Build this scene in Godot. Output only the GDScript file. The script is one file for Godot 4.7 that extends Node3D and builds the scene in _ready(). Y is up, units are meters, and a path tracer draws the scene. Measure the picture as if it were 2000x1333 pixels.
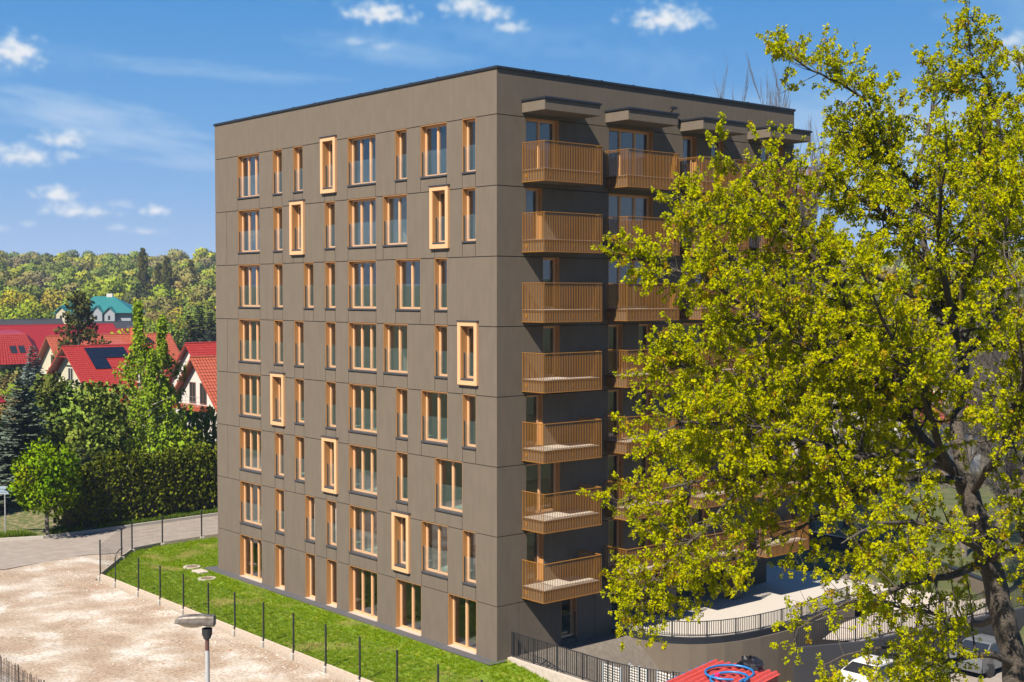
extends Node3D

# ---------------------------------------------------------------- mesh helper
class MB:
	var v := PackedVector3Array()
	var n := PackedVector3Array()
	var c := PackedColorArray()
	var uv := PackedVector2Array()
	var ix := PackedInt32Array()
	var col := Color(1, 1, 1)

	func tri(a: Vector3, b: Vector3, d: Vector3) -> void:
		var nn := (b - a).cross(d - a).normalized()
		var k := v.size()
		v.append(a); v.append(b); v.append(d)
		for i in 3:
			n.append(nn); c.append(col)
		ix.append(k); ix.append(k + 2); ix.append(k + 1)

	func quad(a: Vector3, b: Vector3, d: Vector3, e: Vector3) -> void:
		var nn := (b - a).cross(d - a)
		if nn.length_squared() < 1e-14:
			nn = (d - a).cross(e - a)
		nn = nn.normalized()
		var k := v.size()
		v.append(a); v.append(b); v.append(d); v.append(e)
		for i in 4:
			n.append(nn); c.append(col)
		ix.append(k); ix.append(k + 2); ix.append(k + 1)
		ix.append(k); ix.append(k + 3); ix.append(k + 2)

	func box(lo: Vector3, hi: Vector3) -> void:
		var a := Vector3(minf(lo.x, hi.x), minf(lo.y, hi.y), minf(lo.z, hi.z))
		var b := Vector3(maxf(lo.x, hi.x), maxf(lo.y, hi.y), maxf(lo.z, hi.z))
		quad(Vector3(a.x, a.y, b.z), Vector3(b.x, a.y, b.z), Vector3(b.x, b.y, b.z), Vector3(a.x, b.y, b.z))
		quad(Vector3(b.x, a.y, a.z), Vector3(a.x, a.y, a.z), Vector3(a.x, b.y, a.z), Vector3(b.x, b.y, a.z))
		quad(Vector3(b.x, a.y, b.z), Vector3(b.x, a.y, a.z), Vector3(b.x, b.y, a.z), Vector3(b.x, b.y, b.z))
		quad(Vector3(a.x, a.y, a.z), Vector3(a.x, a.y, b.z), Vector3(a.x, b.y, b.z), Vector3(a.x, b.y, a.z))
		quad(Vector3(a.x, b.y, b.z), Vector3(b.x, b.y, b.z), Vector3(b.x, b.y, a.z), Vector3(a.x, b.y, a.z))
		quad(Vector3(a.x, a.y, a.z), Vector3(b.x, a.y, a.z), Vector3(b.x, a.y, b.z), Vector3(a.x, a.y, b.z))

	# a box with its edges cut off by e
	func cbox(lo: Vector3, hi: Vector3, e: float) -> void:
		var m := (lo + hi) * 0.5
		var h := (hi - lo).abs() * 0.5
		for ax in 3:
			for s in [-1.0, 1.0]:
				var u: int = (ax + 1) % 3
				var w: int = (ax + 2) % 3
				var pts := []
				for q in [[-1, -1], [1, -1], [1, 1], [-1, 1]]:
					var p := Vector3.ZERO
					p[ax] = s * h[ax]; p[u] = q[0] * (h[u] - e); p[w] = q[1] * (h[w] - e)
					pts.append(m + p)
				if s > 0: quad(pts[0], pts[1], pts[2], pts[3])
				else: quad(pts[3], pts[2], pts[1], pts[0])
		for ax in 3:
			var u: int = (ax + 1) % 3
			var w: int = (ax + 2) % 3
			for su in [-1.0, 1.0]:
				for sw in [-1.0, 1.0]:
					var p := []
					for t in [-1.0, 1.0]:
						var a := Vector3.ZERO
						a[ax] = t * (h[ax] - e); a[u] = su * h[u]; a[w] = sw * (h[w] - e)
						var b := Vector3.ZERO
						b[ax] = t * (h[ax] - e); b[u] = su * (h[u] - e); b[w] = sw * h[w]
						p.append(m + a); p.append(m + b)
					if su * sw > 0: quad(p[0], p[2], p[3], p[1])
					else: quad(p[1], p[3], p[2], p[0])
		for sx in [-1.0, 1.0]:
			for sy in [-1.0, 1.0]:
				for sz in [-1.0, 1.0]:
					var a := m + Vector3(sx * h.x, sy * (h.y - e), sz * (h.z - e))
					var b := m + Vector3(sx * (h.x - e), sy * h.y, sz * (h.z - e))
					var d := m + Vector3(sx * (h.x - e), sy * (h.y - e), sz * h.z)
					if sx * sy * sz > 0: tri(a, b, d)
					else: tri(a, d, b)

	func tube(p0: Vector3, p1: Vector3, r0: float, r1: float, k := 6, cap := false) -> void:
		var d := (p1 - p0).normalized()
		var u := d.cross(Vector3.UP if absf(d.y) < 0.9 else Vector3.RIGHT).normalized()
		var w := u.cross(d)
		var b := v.size()
		for i in k:
			var a := TAU * i / k
			var o := u * cos(a) + w * sin(a)
			v.append(p0 + o * r0); n.append(o); c.append(col)
			v.append(p1 + o * r1); n.append(o); c.append(col)
		for i in k:
			var i0 := b + 2 * i
			var i1 := b + 2 * ((i + 1) % k)
			ix.append(i0); ix.append(i1); ix.append(i0 + 1)
			ix.append(i1); ix.append(i1 + 1); ix.append(i0 + 1)
		if cap:
			for i in k:
				var a0 := TAU * i / k
				var a1 := TAU * (i + 1) / k
				tri(p1, p1 + (u * cos(a1) + w * sin(a1)) * r1, p1 + (u * cos(a0) + w * sin(a0)) * r1)

	# a smooth tube along a polyline
	func path(p: PackedVector3Array, r: PackedFloat32Array, k := 6) -> void:
		var b := v.size()
		var u := Vector3.ZERO
		for j in p.size():
			var d := (p[mini(j + 1, p.size() - 1)] - p[maxi(j - 1, 0)]).normalized()
			if u == Vector3.ZERO:
				u = d.cross(Vector3.UP if absf(d.y) < 0.9 else Vector3.RIGHT).normalized()
			u = (u - d * u.dot(d)).normalized()
			var w := u.cross(d)
			for i in k:
				var a := TAU * i / k
				var o := u * cos(a) + w * sin(a)
				v.append(p[j] + o * r[j]); n.append(o); c.append(col)
		for j in p.size() - 1:
			for i in k:
				var a0 := b + j * k + i
				var a1 := b + j * k + (i + 1) % k
				ix.append(a0); ix.append(a1); ix.append(a0 + k)
				ix.append(a1); ix.append(a1 + k); ix.append(a0 + k)

	# a leaf or spray of leaves: a folded lozenge
	func leaf(p: Vector3, along: Vector3, side: Vector3, s: float, wd: float) -> void:
		var up := along.cross(side).normalized()
		var a := p
		var t := p + along * s
		var m := p + along * s * 0.45
		var k := v.size()
		var q0 := m + side * s * wd + up * s * 0.10
		var q1 := m - side * s * wd + up * s * 0.10
		var n0 := (q0 - a).cross(t - a).normalized()
		var n1 := (t - a).cross(q1 - a).normalized()
		v.append(a); v.append(q0); v.append(t)
		v.append(a); v.append(t); v.append(q1)
		n.append(n0); n.append(n0); n.append(n0)
		n.append(n1); n.append(n1); n.append(n1)
		for i in 6: c.append(col)
		ix.append(k); ix.append(k + 2); ix.append(k + 1)
		ix.append(k + 3); ix.append(k + 5); ix.append(k + 4)

	func mesh() -> ArrayMesh:
		var m := ArrayMesh.new()
		if v.is_empty(): return m
		var a := []
		a.resize(Mesh.ARRAY_MAX)
		a[Mesh.ARRAY_VERTEX] = v
		a[Mesh.ARRAY_NORMAL] = n
		a[Mesh.ARRAY_COLOR] = c
		if uv.size() == v.size(): a[Mesh.ARRAY_TEX_UV] = uv
		a[Mesh.ARRAY_INDEX] = ix
		m.add_surface_from_arrays(Mesh.PRIMITIVE_TRIANGLES, a)
		return m

# ---------------------------------------------------------------- node helpers
var used := {}
var M := {}

func numbered(s: String) -> String:
	if not used.has(s):
		used[s] = 0
		return s
	used[s] += 1
	return "%s_%03d" % [s, used[s]]

func tag(o: Node, label: String, category: String, group := "", kind := "") -> Node:
	if label: o.set_meta("label", label)
	if category: o.set_meta("category", category)
	if group: o.set_meta("group", group)
	if kind: o.set_meta("kind", kind)
	return o

func thing(called: String, at: Vector3, label: String, category: String, group := "") -> Node3D:
	var o := Node3D.new()
	o.name = numbered(called)
	add_child(o)
	o.position = at
	tag(o, label, category, group)
	return o

func put(mesh: Mesh, m: Material, called: String, parent: Node = self, kind := "") -> MeshInstance3D:
	var o := MeshInstance3D.new()
	o.name = numbered(called) if parent == self else called
	o.mesh = mesh
	o.material_override = null
	if mesh.get_surface_count() > 0: mesh.surface_set_material(0, m)
	parent.add_child(o, true)
	if kind: o.set_meta("kind", kind)
	return o

func share(mesh: Mesh, called: String, parent: Node, at := Vector3.ZERO) -> MeshInstance3D:
	var o := MeshInstance3D.new()
	o.name = called
	o.mesh = mesh
	parent.add_child(o, true)
	o.position = at
	return o

func copy(o: Node3D, called: String, at: Vector3, turn: float, size: Vector3, label: String, group := "") -> Node3D:
	var k: Node3D = o.duplicate()
	k.name = numbered(called)
	add_child(k)
	k.position = at
	k.rotation.y = turn
	k.scale = size
	k.set_meta("label", label)
	if group: k.set_meta("group", group)
	return k

func L(r: float, g: float, b: float) -> Color:
	return Color(r * 0.49, g * 0.49, b * 0.49).linear_to_srgb()

func noise_tex(seed_: int, freq: float, ramp: Array, size := 512, oct := 4, warp := 0.0, cell := false) -> NoiseTexture2D:
	var f := FastNoiseLite.new()
	f.seed = seed_
	f.frequency = freq
	f.fractal_octaves = oct
	if cell:
		f.noise_type = FastNoiseLite.TYPE_CELLULAR
		f.cellular_return_type = FastNoiseLite.RETURN_CELL_VALUE
	else:
		f.noise_type = FastNoiseLite.TYPE_SIMPLEX_SMOOTH
	if warp > 0.0:
		f.domain_warp_enabled = true
		f.domain_warp_amplitude = warp
		f.domain_warp_frequency = freq * 0.7
	var t := NoiseTexture2D.new()
	t.width = size
	t.height = size
	t.seamless = true
	t.generate_mipmaps = false
	t.noise = f
	if ramp.size() > 0:
		var g := Gradient.new()
		var o := PackedFloat32Array()
		var k := PackedColorArray()
		for e in ramp:
			o.append(e[0]); k.append(e[1])
		g.offsets = o
		g.colors = k
		t.color_ramp = g
	return t

func height_tex(seed_: int, freq: float, oct := 3, size := 512) -> NoiseTexture2D:
	return noise_tex(seed_, freq, [], size, oct)

func plain(c: Color, rough := 0.8, metal := 0.0) -> StandardMaterial3D:
	var m := StandardMaterial3D.new()
	m.albedo_color = c
	m.roughness = rough
	m.metallic = metal
	return m

# a surface with grain: a ramp of colours over noise, laid on by world or own position
func grained(ramp: Array, seed_: int, freq: float, metres: float, rough := 0.85, own := false, oct := 4, size := 512, bump := 0.0, bump_freq := 0.02) -> StandardMaterial3D:
	var m := StandardMaterial3D.new()
	m.albedo_texture = noise_tex(seed_, freq, ramp, size, oct)
	m.uv1_triplanar = true
	m.uv1_world_triplanar = not own
	m.uv1_scale = Vector3.ONE / metres
	m.roughness = rough
	if bump > 0.0:
		m.heightmap_enabled = true
		m.heightmap_texture = height_tex(seed_ + 7, bump_freq, 4, size)
		m.heightmap_scale = bump
	return m

func leafy(back := 0.35) -> StandardMaterial3D:
	var m := StandardMaterial3D.new()
	m.vertex_color_use_as_albedo = true
	m.roughness = 0.7
	m.metallic_specular = 0.15
	m.cull_mode = BaseMaterial3D.CULL_DISABLED
	m.backlight_enabled = true
	m.backlight = Color(back, back, back * 0.7)
	return m

func glass(c: Color, a: float, rough := 0.0) -> StandardMaterial3D:
	var m := StandardMaterial3D.new()
	m.transparency = BaseMaterial3D.TRANSPARENCY_ALPHA
	m.albedo_color = Color(c.r, c.g, c.b, a)
	m.roughness = rough
	m.metallic_specular = 0.5
	m.cull_mode = BaseMaterial3D.CULL_DISABLED
	return m

func rnd_dir(r: RandomNumberGenerator) -> Vector3:
	var z := r.randf_range(-1.0, 1.0)
	var a := r.randf() * TAU
	var q := sqrt(maxf(0.0, 1.0 - z * z))
	return Vector3(q * cos(a), z, q * sin(a))

func flat(poly: PackedVector2Array, y: float, called: String, m: Material, parent: Node = self, kind := "structure") -> MeshInstance3D:
	var b := MB.new()
	var t := Geometry2D.triangulate_polygon(poly)
	for p in poly:
		b.v.append(Vector3(p.x, y, p.y)); b.n.append(Vector3.UP); b.c.append(Color.WHITE); b.uv.append(p)
	for i in range(0, t.size(), 3):
		var p0 := poly[t[i]]
		var p1 := poly[t[i + 1]]
		var p2 := poly[t[i + 2]]
		# clockwise seen from above
		if (p1 - p0).cross(p2 - p0) > 0:
			b.ix.append(t[i]); b.ix.append(t[i + 1]); b.ix.append(t[i + 2])
		else:
			b.ix.append(t[i]); b.ix.append(t[i + 2]); b.ix.append(t[i + 1])
	return put(b.mesh(), m, called, parent, kind)

# a sheet over a rectangle whose height comes from a function; cells outside the mask are left out
func sheet(x0: float, x1: float, z0: float, z1: float, step: float, hf: Callable, mask: Callable, called: String, m: Material, metres: float) -> MeshInstance3D:
	var b := MB.new()
	var nx := int((x1 - x0) / step)
	var nz := int((z1 - z0) / step)
	for j in nz + 1:
		for i in nx + 1:
			var x := x0 + i * step
			var z := z0 + j * step
			var h: float = hf.call(x, z)
			var hx: float = hf.call(x + 0.3, z)
			var hz: float = hf.call(x, z + 0.3)
			b.v.append(Vector3(x, h, z))
			b.n.append(Vector3(h - hx, 0.3, h - hz).normalized())
			b.c.append(Color.WHITE)
			b.uv.append(Vector2(x, z) / metres)
	for j in nz:
		for i in nx:
			if not mask.call(x0 + (i + 0.5) * step, z0 + (j + 0.5) * step): continue
			var a := j * (nx + 1) + i
			b.ix.append(a); b.ix.append(a + 1); b.ix.append(a + nx + 2)
			b.ix.append(a); b.ix.append(a + nx + 2); b.ix.append(a + nx + 1)
	return put(b.mesh(), m, called, self, "structure")

# ================================================================ camera, sky, sun
func _ready() -> void:
	var cam := Camera3D.new()
	cam.name = "camera"
	cam.fov = 29.264
	cam.far = 4000.0
	cam.near = 0.1
	add_child(cam)
	cam.position = Vector3(42.621, 15.778, 35.483)
	cam.rotation = Vector3(deg_to_rad(-2.064), deg_to_rad(49.558), 0)
	cam.current = true

	var env := Environment.new()
	env.tonemap_mode = Environment.TONE_MAPPER_LINEAR
	env.tonemap_exposure = 2.4
	env.background_mode = Environment.BG_SKY
	env.background_energy_multiplier = 0.41
	env.sky = Sky.new()
	env.sky.sky_material = make_sky()
	env.sdfgi_enabled = true
	env.ssao_enabled = true
	env.ssil_enabled = true
	env.fog_enabled = true
	env.fog_density = 0.00014
	env.fog_light_color = Color(0.75, 0.85, 1.0)
	var we := WorldEnvironment.new()
	we.name = "world_environment"
	we.environment = env
	add_child(we)

	var sun := DirectionalLight3D.new()
	sun.name = "sun"
	sun.light_energy = 1.6
	sun.light_color = Color(1.0, 0.95, 0.87)
	sun.light_angular_distance = 0.5
	sun.shadow_enabled = true
	add_child(sun)
	sun.look_at_from_position(Vector3.ZERO, Vector3(-0.33, -1.16, -1.0))

	make_materials()
	make_ground()
	make_building()
	make_terrace()
	make_fences()
	make_street()
	make_houses()
	make_near_trees()
	make_far_trees()
	make_big_tree()
	make_right_side()

func make_sky() -> Material:
	var w := 4096
	var h := 2048
	var img := Image.create(w, h, false, Image.FORMAT_RGBA8)
	var stops := [[-90.0, Color(0.52, 0.55, 0.58)], [-0.5, Color(0.60, 0.66, 0.74)], [0.0, Color(0.70, 0.79, 0.915)], [2.0, Color(0.655, 0.765, 0.912)], [4.5, Color(0.56, 0.72, 0.905)],
		[8.0, Color(0.45, 0.665, 0.885)], [12.5, Color(0.345, 0.60, 0.852)], [25.0, Color(0.25, 0.505, 0.785)], [50.0, Color(0.19, 0.42, 0.71)], [90.0, Color(0.16, 0.37, 0.66)]]
	for y in h:
		var el := 90.0 - 180.0 * (y + 0.5) / h
		var c: Color = stops[0][1]
		for i in stops.size() - 1:
			if el >= stops[i][0] and el <= stops[i + 1][0]:
				c = stops[i][1].lerp(stops[i + 1][1], (el - stops[i][0]) / (stops[i + 1][0] - stops[i][0]))
		img.fill_rect(Rect2i(0, y, w, 1), c)
	# thin streaks of high cloud all round
	var f := FastNoiseLite.new()
	f.seed = 5
	f.frequency = 0.012
	f.fractal_octaves = 5
	f.domain_warp_enabled = true
	f.domain_warp_amplitude = 22.0
	f.domain_warp_frequency = 0.01
	var sw := 1024
	var sh := 512
	var thin := Image.create(sw, sh, false, Image.FORMAT_RGBA8)
	for y in range(0, sh / 2):
		var el := 90.0 - 180.0 * (y + 0.5) / sh
		for x in sw:
			var a := TAU * x / sw
			var p := Vector3(cos(a) * 80.0, el * 9.0 + x * 0.14 * (1.0 if x < sw / 2 else 0.0), sin(a) * 80.0)
			p.y = el * 8.0 + sin(a) * 30.0
			var q := f.get_noise_3dv(p)
			var al := clampf((q - 0.02) * 1.3, 0.0, 0.42)
			if el < 14.0: al *= 0.85
			thin.set_pixel(x, y, Color(0.88, 0.92, 0.97, al))
	thin.resize(w, h, Image.INTERPOLATE_CUBIC)
	img.blend_rect(thin, Rect2i(0, 0, w, h), Vector2i.ZERO)
	# small fair-weather clouds: azimuth, elevation, width, height (degrees), strength
	var puffs := [[304.6, 11.9, 3.5, 1.0, 1.0], [308.4, 12.3, 2.6, 1.1, 0.95], [309.6, 12.0, 1.6, 0.8, 0.9], [310.4, 11.45, 1.7, 0.5, 0.8], [317.1, 11.7, 3.9, 1.25, 1.0], [303.6, 10.8, 1.3, 0.4, 0.5], [304.9, 10.6, 1.2, 0.4, 0.5],
		[289.7, 9.7, 2.3, 1.4, 1.0], [291.5, 6.35, 2.4, 0.7, 0.9], [289.9, 5.6, 3.4, 0.9, 0.9], [291.9, 5.7, 1.2, 0.45, 0.6], [291.2, 4.1, 2.0, 0.7, 0.95], [292.0, 3.45, 3.0, 0.65, 0.85], [295.1, 3.5, 1.25, 0.5, 0.95], [294.9, 2.65, 1.4, 0.35, 0.7],
		[293.6, 2.8, 1.2, 0.3, 0.4], [290.2, 2.9, 0.9, 0.3, 0.4], [331.0, 10.2, 3.4, 0.7, 0.75], [331.6, 9.5, 3.0, 1.0, 0.8], [293.8, 3.75, 1.5, 0.4, 0.35], [289.2, 2.7, 0.8, 0.35, 0.4]]
	var wisps := [[293.0, 7.0, 11.0, 1.9, 0.42], [297.5, 9.4, 12.0, 0.7, 0.30], [291.0, 7.8, 7.0, 1.0, 0.35], [298.0, 5.6, 9.0, 0.8, 0.30], [305.0, 10.4, 9.0, 1.2, 0.22], [326.0, 7.0, 12.0, 2.2, 0.25]]
	var r := RandomNumberGenerator.new()
	r.seed = 77
	for i in 60:
		wisps.append([fposmod(340.0 + r.randf() * 303.0, 360.0), r.randf_range(4.0, 40.0), r.randf_range(6.0, 14.0), r.randf_range(0.7, 2.2), r.randf_range(0.2, 0.4)])
	for i in 190:
		var el := 2.2 + 34.0 * pow(r.randf(), 1.7)
		var az := r.randf() * 360.0
		if az > 284.0 and az < 337.0 and el < 15.0: continue
		var k := lerpf(0.6, 1.9, clampf(el / 16.0, 0.0, 1.4))
		puffs.append([az, el, r.randf_range(1.2, 3.6) * k, r.randf_range(0.35, 1.0) * k, r.randf_range(0.45, 1.0)])
	var fn := FastNoiseLite.new()
	fn.seed = 21
	fn.frequency = 1.1
	fn.fractal_octaves = 5
	fn.fractal_gain = 0.58
	for p in wisps:
		var cx: float = p[0] / 360.0 * w
		var cy: float = (90.0 - p[1]) / 180.0 * h
		var rx: float = p[2] * 0.5 / 360.0 * w
		var ry: float = p[3] * 0.6 / 180.0 * h
		for y in range(maxi(0, int(cy - ry * 2.0)), mini(h / 2, int(cy + ry * 2.0) + 1)):
			for x in range(int(cx - rx), int(cx + rx) + 1):
				var dx := (x - cx) / rx
				var dy := (y - cy - dx * ry * 0.7) / ry
				var q := fn.get_noise_2d(x * 0.018 + p[0] * 7.0, (y - dx * ry * 0.7) * 0.11)
				var a: float = clampf((1.0 - dx * dx - dy * dy * 0.9 + q * 0.9) * 0.8, 0.0, 1.0) * p[4]
				if a <= 0.004: continue
				var xx := posmod(x, w)
				img.set_pixel(xx, y, img.get_pixel(xx, y).lerp(Color(0.86, 0.90, 0.965), a))
	for p in puffs:
		var cx: float = p[0] / 360.0 * w
		var cy: float = (90.0 - p[1]) / 180.0 * h
		var rx: float = p[2] * 0.62 / 360.0 * w
		var ry: float = p[3] * 0.75 / 180.0 * h
		for y in range(int(cy - ry * 1.5), int(cy + ry * 1.5) + 1):
			if y < 0 or y >= h / 2: continue
			for x in range(int(cx - rx * 1.4), int(cx + rx * 1.4) + 1):
				var dx := (x - cx) / rx
				var dy := (y - cy) / ry
				if dy > 0.0: dy *= 1.5
				var sx := x * 0.09
				var sy := y * 0.13
				var q := fn.get_noise_2d(sx * 1.2 + p[0] * 13.0, sy * 1.2)
				var e := 1.0 - sqrt(dx * dx + dy * dy) + q * 0.62
				var a := clampf(e * 1.05, 0.0, 1.0)
				if a <= 0.0: continue
				a = a * a * (3.0 - 2.0 * a) * p[4]
				var xx := posmod(x, w)
				var base := img.get_pixel(xx, y)
				# the cloud's own billows: thin grey-blue gaps, dense white heads
				var wht := clampf(0.62 + 0.42 * (e - 0.2) - 0.16 * dy + 0.25 * q, 0.0, 1.0)
				var cl := Color(0.74, 0.79, 0.88).lerp(Color(0.985, 0.975, 0.975), wht)
				img.set_pixel(xx, y, base.lerp(cl, a * 0.9))
	var m := PanoramaSkyMaterial.new()
	m.panorama = ImageTexture.create_from_image(img)
	return m

func make_materials() -> void:
	M.render = grained([[0.0, L(0.176, 0.142, 0.110)], [0.5, L(0.193, 0.157, 0.122)], [1.0, L(0.211, 0.172, 0.134)]], 3, 0.012, 3.1, 0.92, false, 6, 512, 0.35, 0.25)
	M.render2 = grained([[0.0, L(0.172, 0.139, 0.108)], [0.5, L(0.189, 0.154, 0.120)], [1.0, L(0.207, 0.169, 0.132)]], 14, 0.014, 4.3, 0.92, false, 6, 512, 0.35, 0.25)
	M.render.uv1_scale = Vector3(0.33, 0.09, 0.33)
	M.render2.uv1_scale = Vector3(0.24, 0.07, 0.24)
	M.joint = plain(L(0.035, 0.030, 0.028), 0.9)
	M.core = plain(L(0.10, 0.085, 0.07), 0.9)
	M.wood = grained([[0.0, L(0.58, 0.27, 0.085)], [0.5, L(0.66, 0.33, 0.115)], [1.0, L(0.72, 0.38, 0.15)]], 31, 0.05, 0.9, 0.55, false, 4, 256)
	M.wood_frame = grained([[0.0, L(0.92, 0.51, 0.25)], [0.5, L(1.0, 0.58, 0.31)], [1.0, L(1.05, 0.63, 0.35)]], 32, 0.05, 0.7, 0.5, false, 4, 256)
	M.metal_dark = plain(L(0.035, 0.042, 0.058), 0.45, 0.3)
	M.sill = plain(L(0.085, 0.088, 0.105), 0.5, 0.2)
	M.threshold = plain(L(0.62, 0.52, 0.45), 0.7)
	M.pane = glass(Color(0.05, 0.07, 0.07), 0.05)
	M.pane.metallic_specular = 0.9
	M.rail_glass = glass(Color(0.46, 0.58, 0.58), 0.10, 0.02)
	M.bronze = grained([[0.0, L(0.37, 0.165, 0.024)], [0.5, L(0.46, 0.21, 0.032)], [1.0, L(0.57, 0.27, 0.046)]], 33, 0.08, 0.8, 0.5, false, 3, 256)
	M.bronze.metallic = 0.15
	M.concrete = grained([[0.0, L(0.58, 0.54, 0.49)], [0.5, L(0.68, 0.635, 0.58)], [1.0, L(0.76, 0.71, 0.65)]], 34, 0.03, 2.4, 0.9, false, 6, 512, 0.4, 0.1)
	M.pale_concrete = grained([[0.0, L(0.60, 0.53, 0.47)], [0.5, L(0.70, 0.62, 0.55)], [1.0, L(0.78, 0.70, 0.63)]], 35, 0.02, 3.7, 0.9, false, 6, 512)
	M.plinth = grained([[0.0, L(0.58, 0.46, 0.36)], [0.5, L(0.70, 0.59, 0.49)], [1.0, L(0.78, 0.68, 0.58)]], 36, 0.04, 1.9, 0.9, false, 5, 256)
	M.ramp = grained([[0.0, L(0.17, 0.145, 0.12)], [0.5, L(0.22, 0.19, 0.16)], [1.0, L(0.28, 0.245, 0.21)]], 38, 0.03, 2.4, 0.92, false, 5, 256)
	M.room_floor = plain(L(0.22, 0.42, 0.36), 0.6)
	M.room_wall = plain(L(0.55, 0.55, 0.47), 0.9)
	M.room_ceiling = plain(L(0.42, 0.42, 0.40), 0.9)
	M.roofing = plain(L(0.12, 0.12, 0.13), 0.9)
	M.dark_paint = plain(L(0.025, 0.028, 0.036), 0.45)
	M.asphalt = grained([[0.0, L(0.34, 0.292, 0.255)], [0.4, L(0.385, 0.335, 0.298)], [0.7, L(0.42, 0.368, 0.325)], [1.0, L(0.50, 0.43, 0.37)]], 41, 0.012, 13.0, 0.93, false, 7, 1024)
	M.gravel = grained([[0.0, L(0.06, 0.06, 0.072)], [0.5, L(0.13, 0.13, 0.15)], [1.0, L(0.25, 0.25, 0.28)]], 42, 0.3, 2.0, 0.95, false, 2, 512, 2.0, 0.3)
	M.bark = grained([[0.0, L(0.035, 0.027, 0.022)], [0.45, L(0.085, 0.068, 0.054)], [0.7, L(0.14, 0.118, 0.097)], [1.0, L(0.30, 0.27, 0.23)]], 43, 0.05, 0.8, 0.95, false, 5, 256, 1.2, 0.08)
	M.bark_grey = grained([[0.0, L(0.10, 0.085, 0.075)], [1.0, L(0.30, 0.27, 0.24)]], 44, 0.05, 1.2, 0.95, true, 4, 256)
	M.bark_birch = grained([[0.0, L(0.08, 0.07, 0.06)], [0.3, L(0.75, 0.72, 0.66)], [1.0, L(1.0, 0.97, 0.92)]], 45, 0.04, 1.0, 0.8, true, 4, 256)
	M.leaf = leafy(0.95)
	M.leaf_far = leafy(0.3)
	M.needle = leafy(0.12)
	M.garden = grained([[0.0, L(0.05, 0.075, 0.018)], [0.4, L(0.09, 0.12, 0.025)], [0.7, L(0.14, 0.14, 0.045)], [1.0, L(0.23, 0.19, 0.10)]], 46, 0.02, 17.0, 0.95, false, 6, 512)
	M.white = plain(L(0.80, 0.78, 0.75), 0.6)
	M.red_tile = grained([[0.0, L(0.33, 0.022, 0.02)], [0.5, L(0.46, 0.036, 0.026)], [1.0, L(0.60, 0.085, 0.04)]], 47, 0.03, 3.0, 0.33, false, 4, 256)
	M.crimson_tile = grained([[0.0, L(0.31, 0.014, 0.02)], [0.5, L(0.43, 0.022, 0.028)], [1.0, L(0.54, 0.045, 0.04)]], 48, 0.03, 3.0, 0.36, false, 4, 256)
	M.orange_tile = grained([[0.0, L(0.38, 0.07, 0.035)], [0.5, L(0.52, 0.11, 0.05)], [1.0, L(0.66, 0.19, 0.09)]], 49, 0.03, 3.0, 0.42, false, 4, 256)
	M.teal_roof = plain(L(0.016, 0.21, 0.22), 0.4)
	M.slate = plain(L(0.045, 0.05, 0.065), 0.6)
	M.cream = plain(L(0.72, 0.68, 0.52), 0.9)
	M.wall_white = plain(L(0.82, 0.79, 0.76), 0.9)
	M.wall_blue = plain(L(0.40, 0.45, 0.52), 0.9)
	M.window_dark = plain(L(0.03, 0.035, 0.045), 0.08)
	M.solar = plain(L(0.008, 0.012, 0.028), 0.18)
	M.chimney = plain(L(0.62, 0.16, 0.04), 0.8)

# ================================================================ ground
func smooth(a: float, b: float, x: float) -> float:
	var t := clampf((x - a) / (b - a), 0.0, 1.0)
	return t * t * (3.0 - 2.0 * t)

var hn := FastNoiseLite.new()

func land(x: float, z: float) -> float:
	var h := -0.4
	h -= 1.3 * smooth(5.0, 10.0, x) * smooth(5.5, -1.0, z) * smooth(70.0, 25.0, x)
	if x > -3.0 and x < 10.5 and z < 0.0 and z > -24.0: h -= 4.0
	var d := Vector2(x - 20.0, z - 20.0).length()
	var hill := smooth(330.0, 880.0, d)
	h += hill * (22.0 + 8.0 * hn.get_noise_2d(x * 0.25, z * 0.25)) + smooth(120, 400, d) * 2.5 * hn.get_noise_2d(x, z)
	return h

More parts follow.
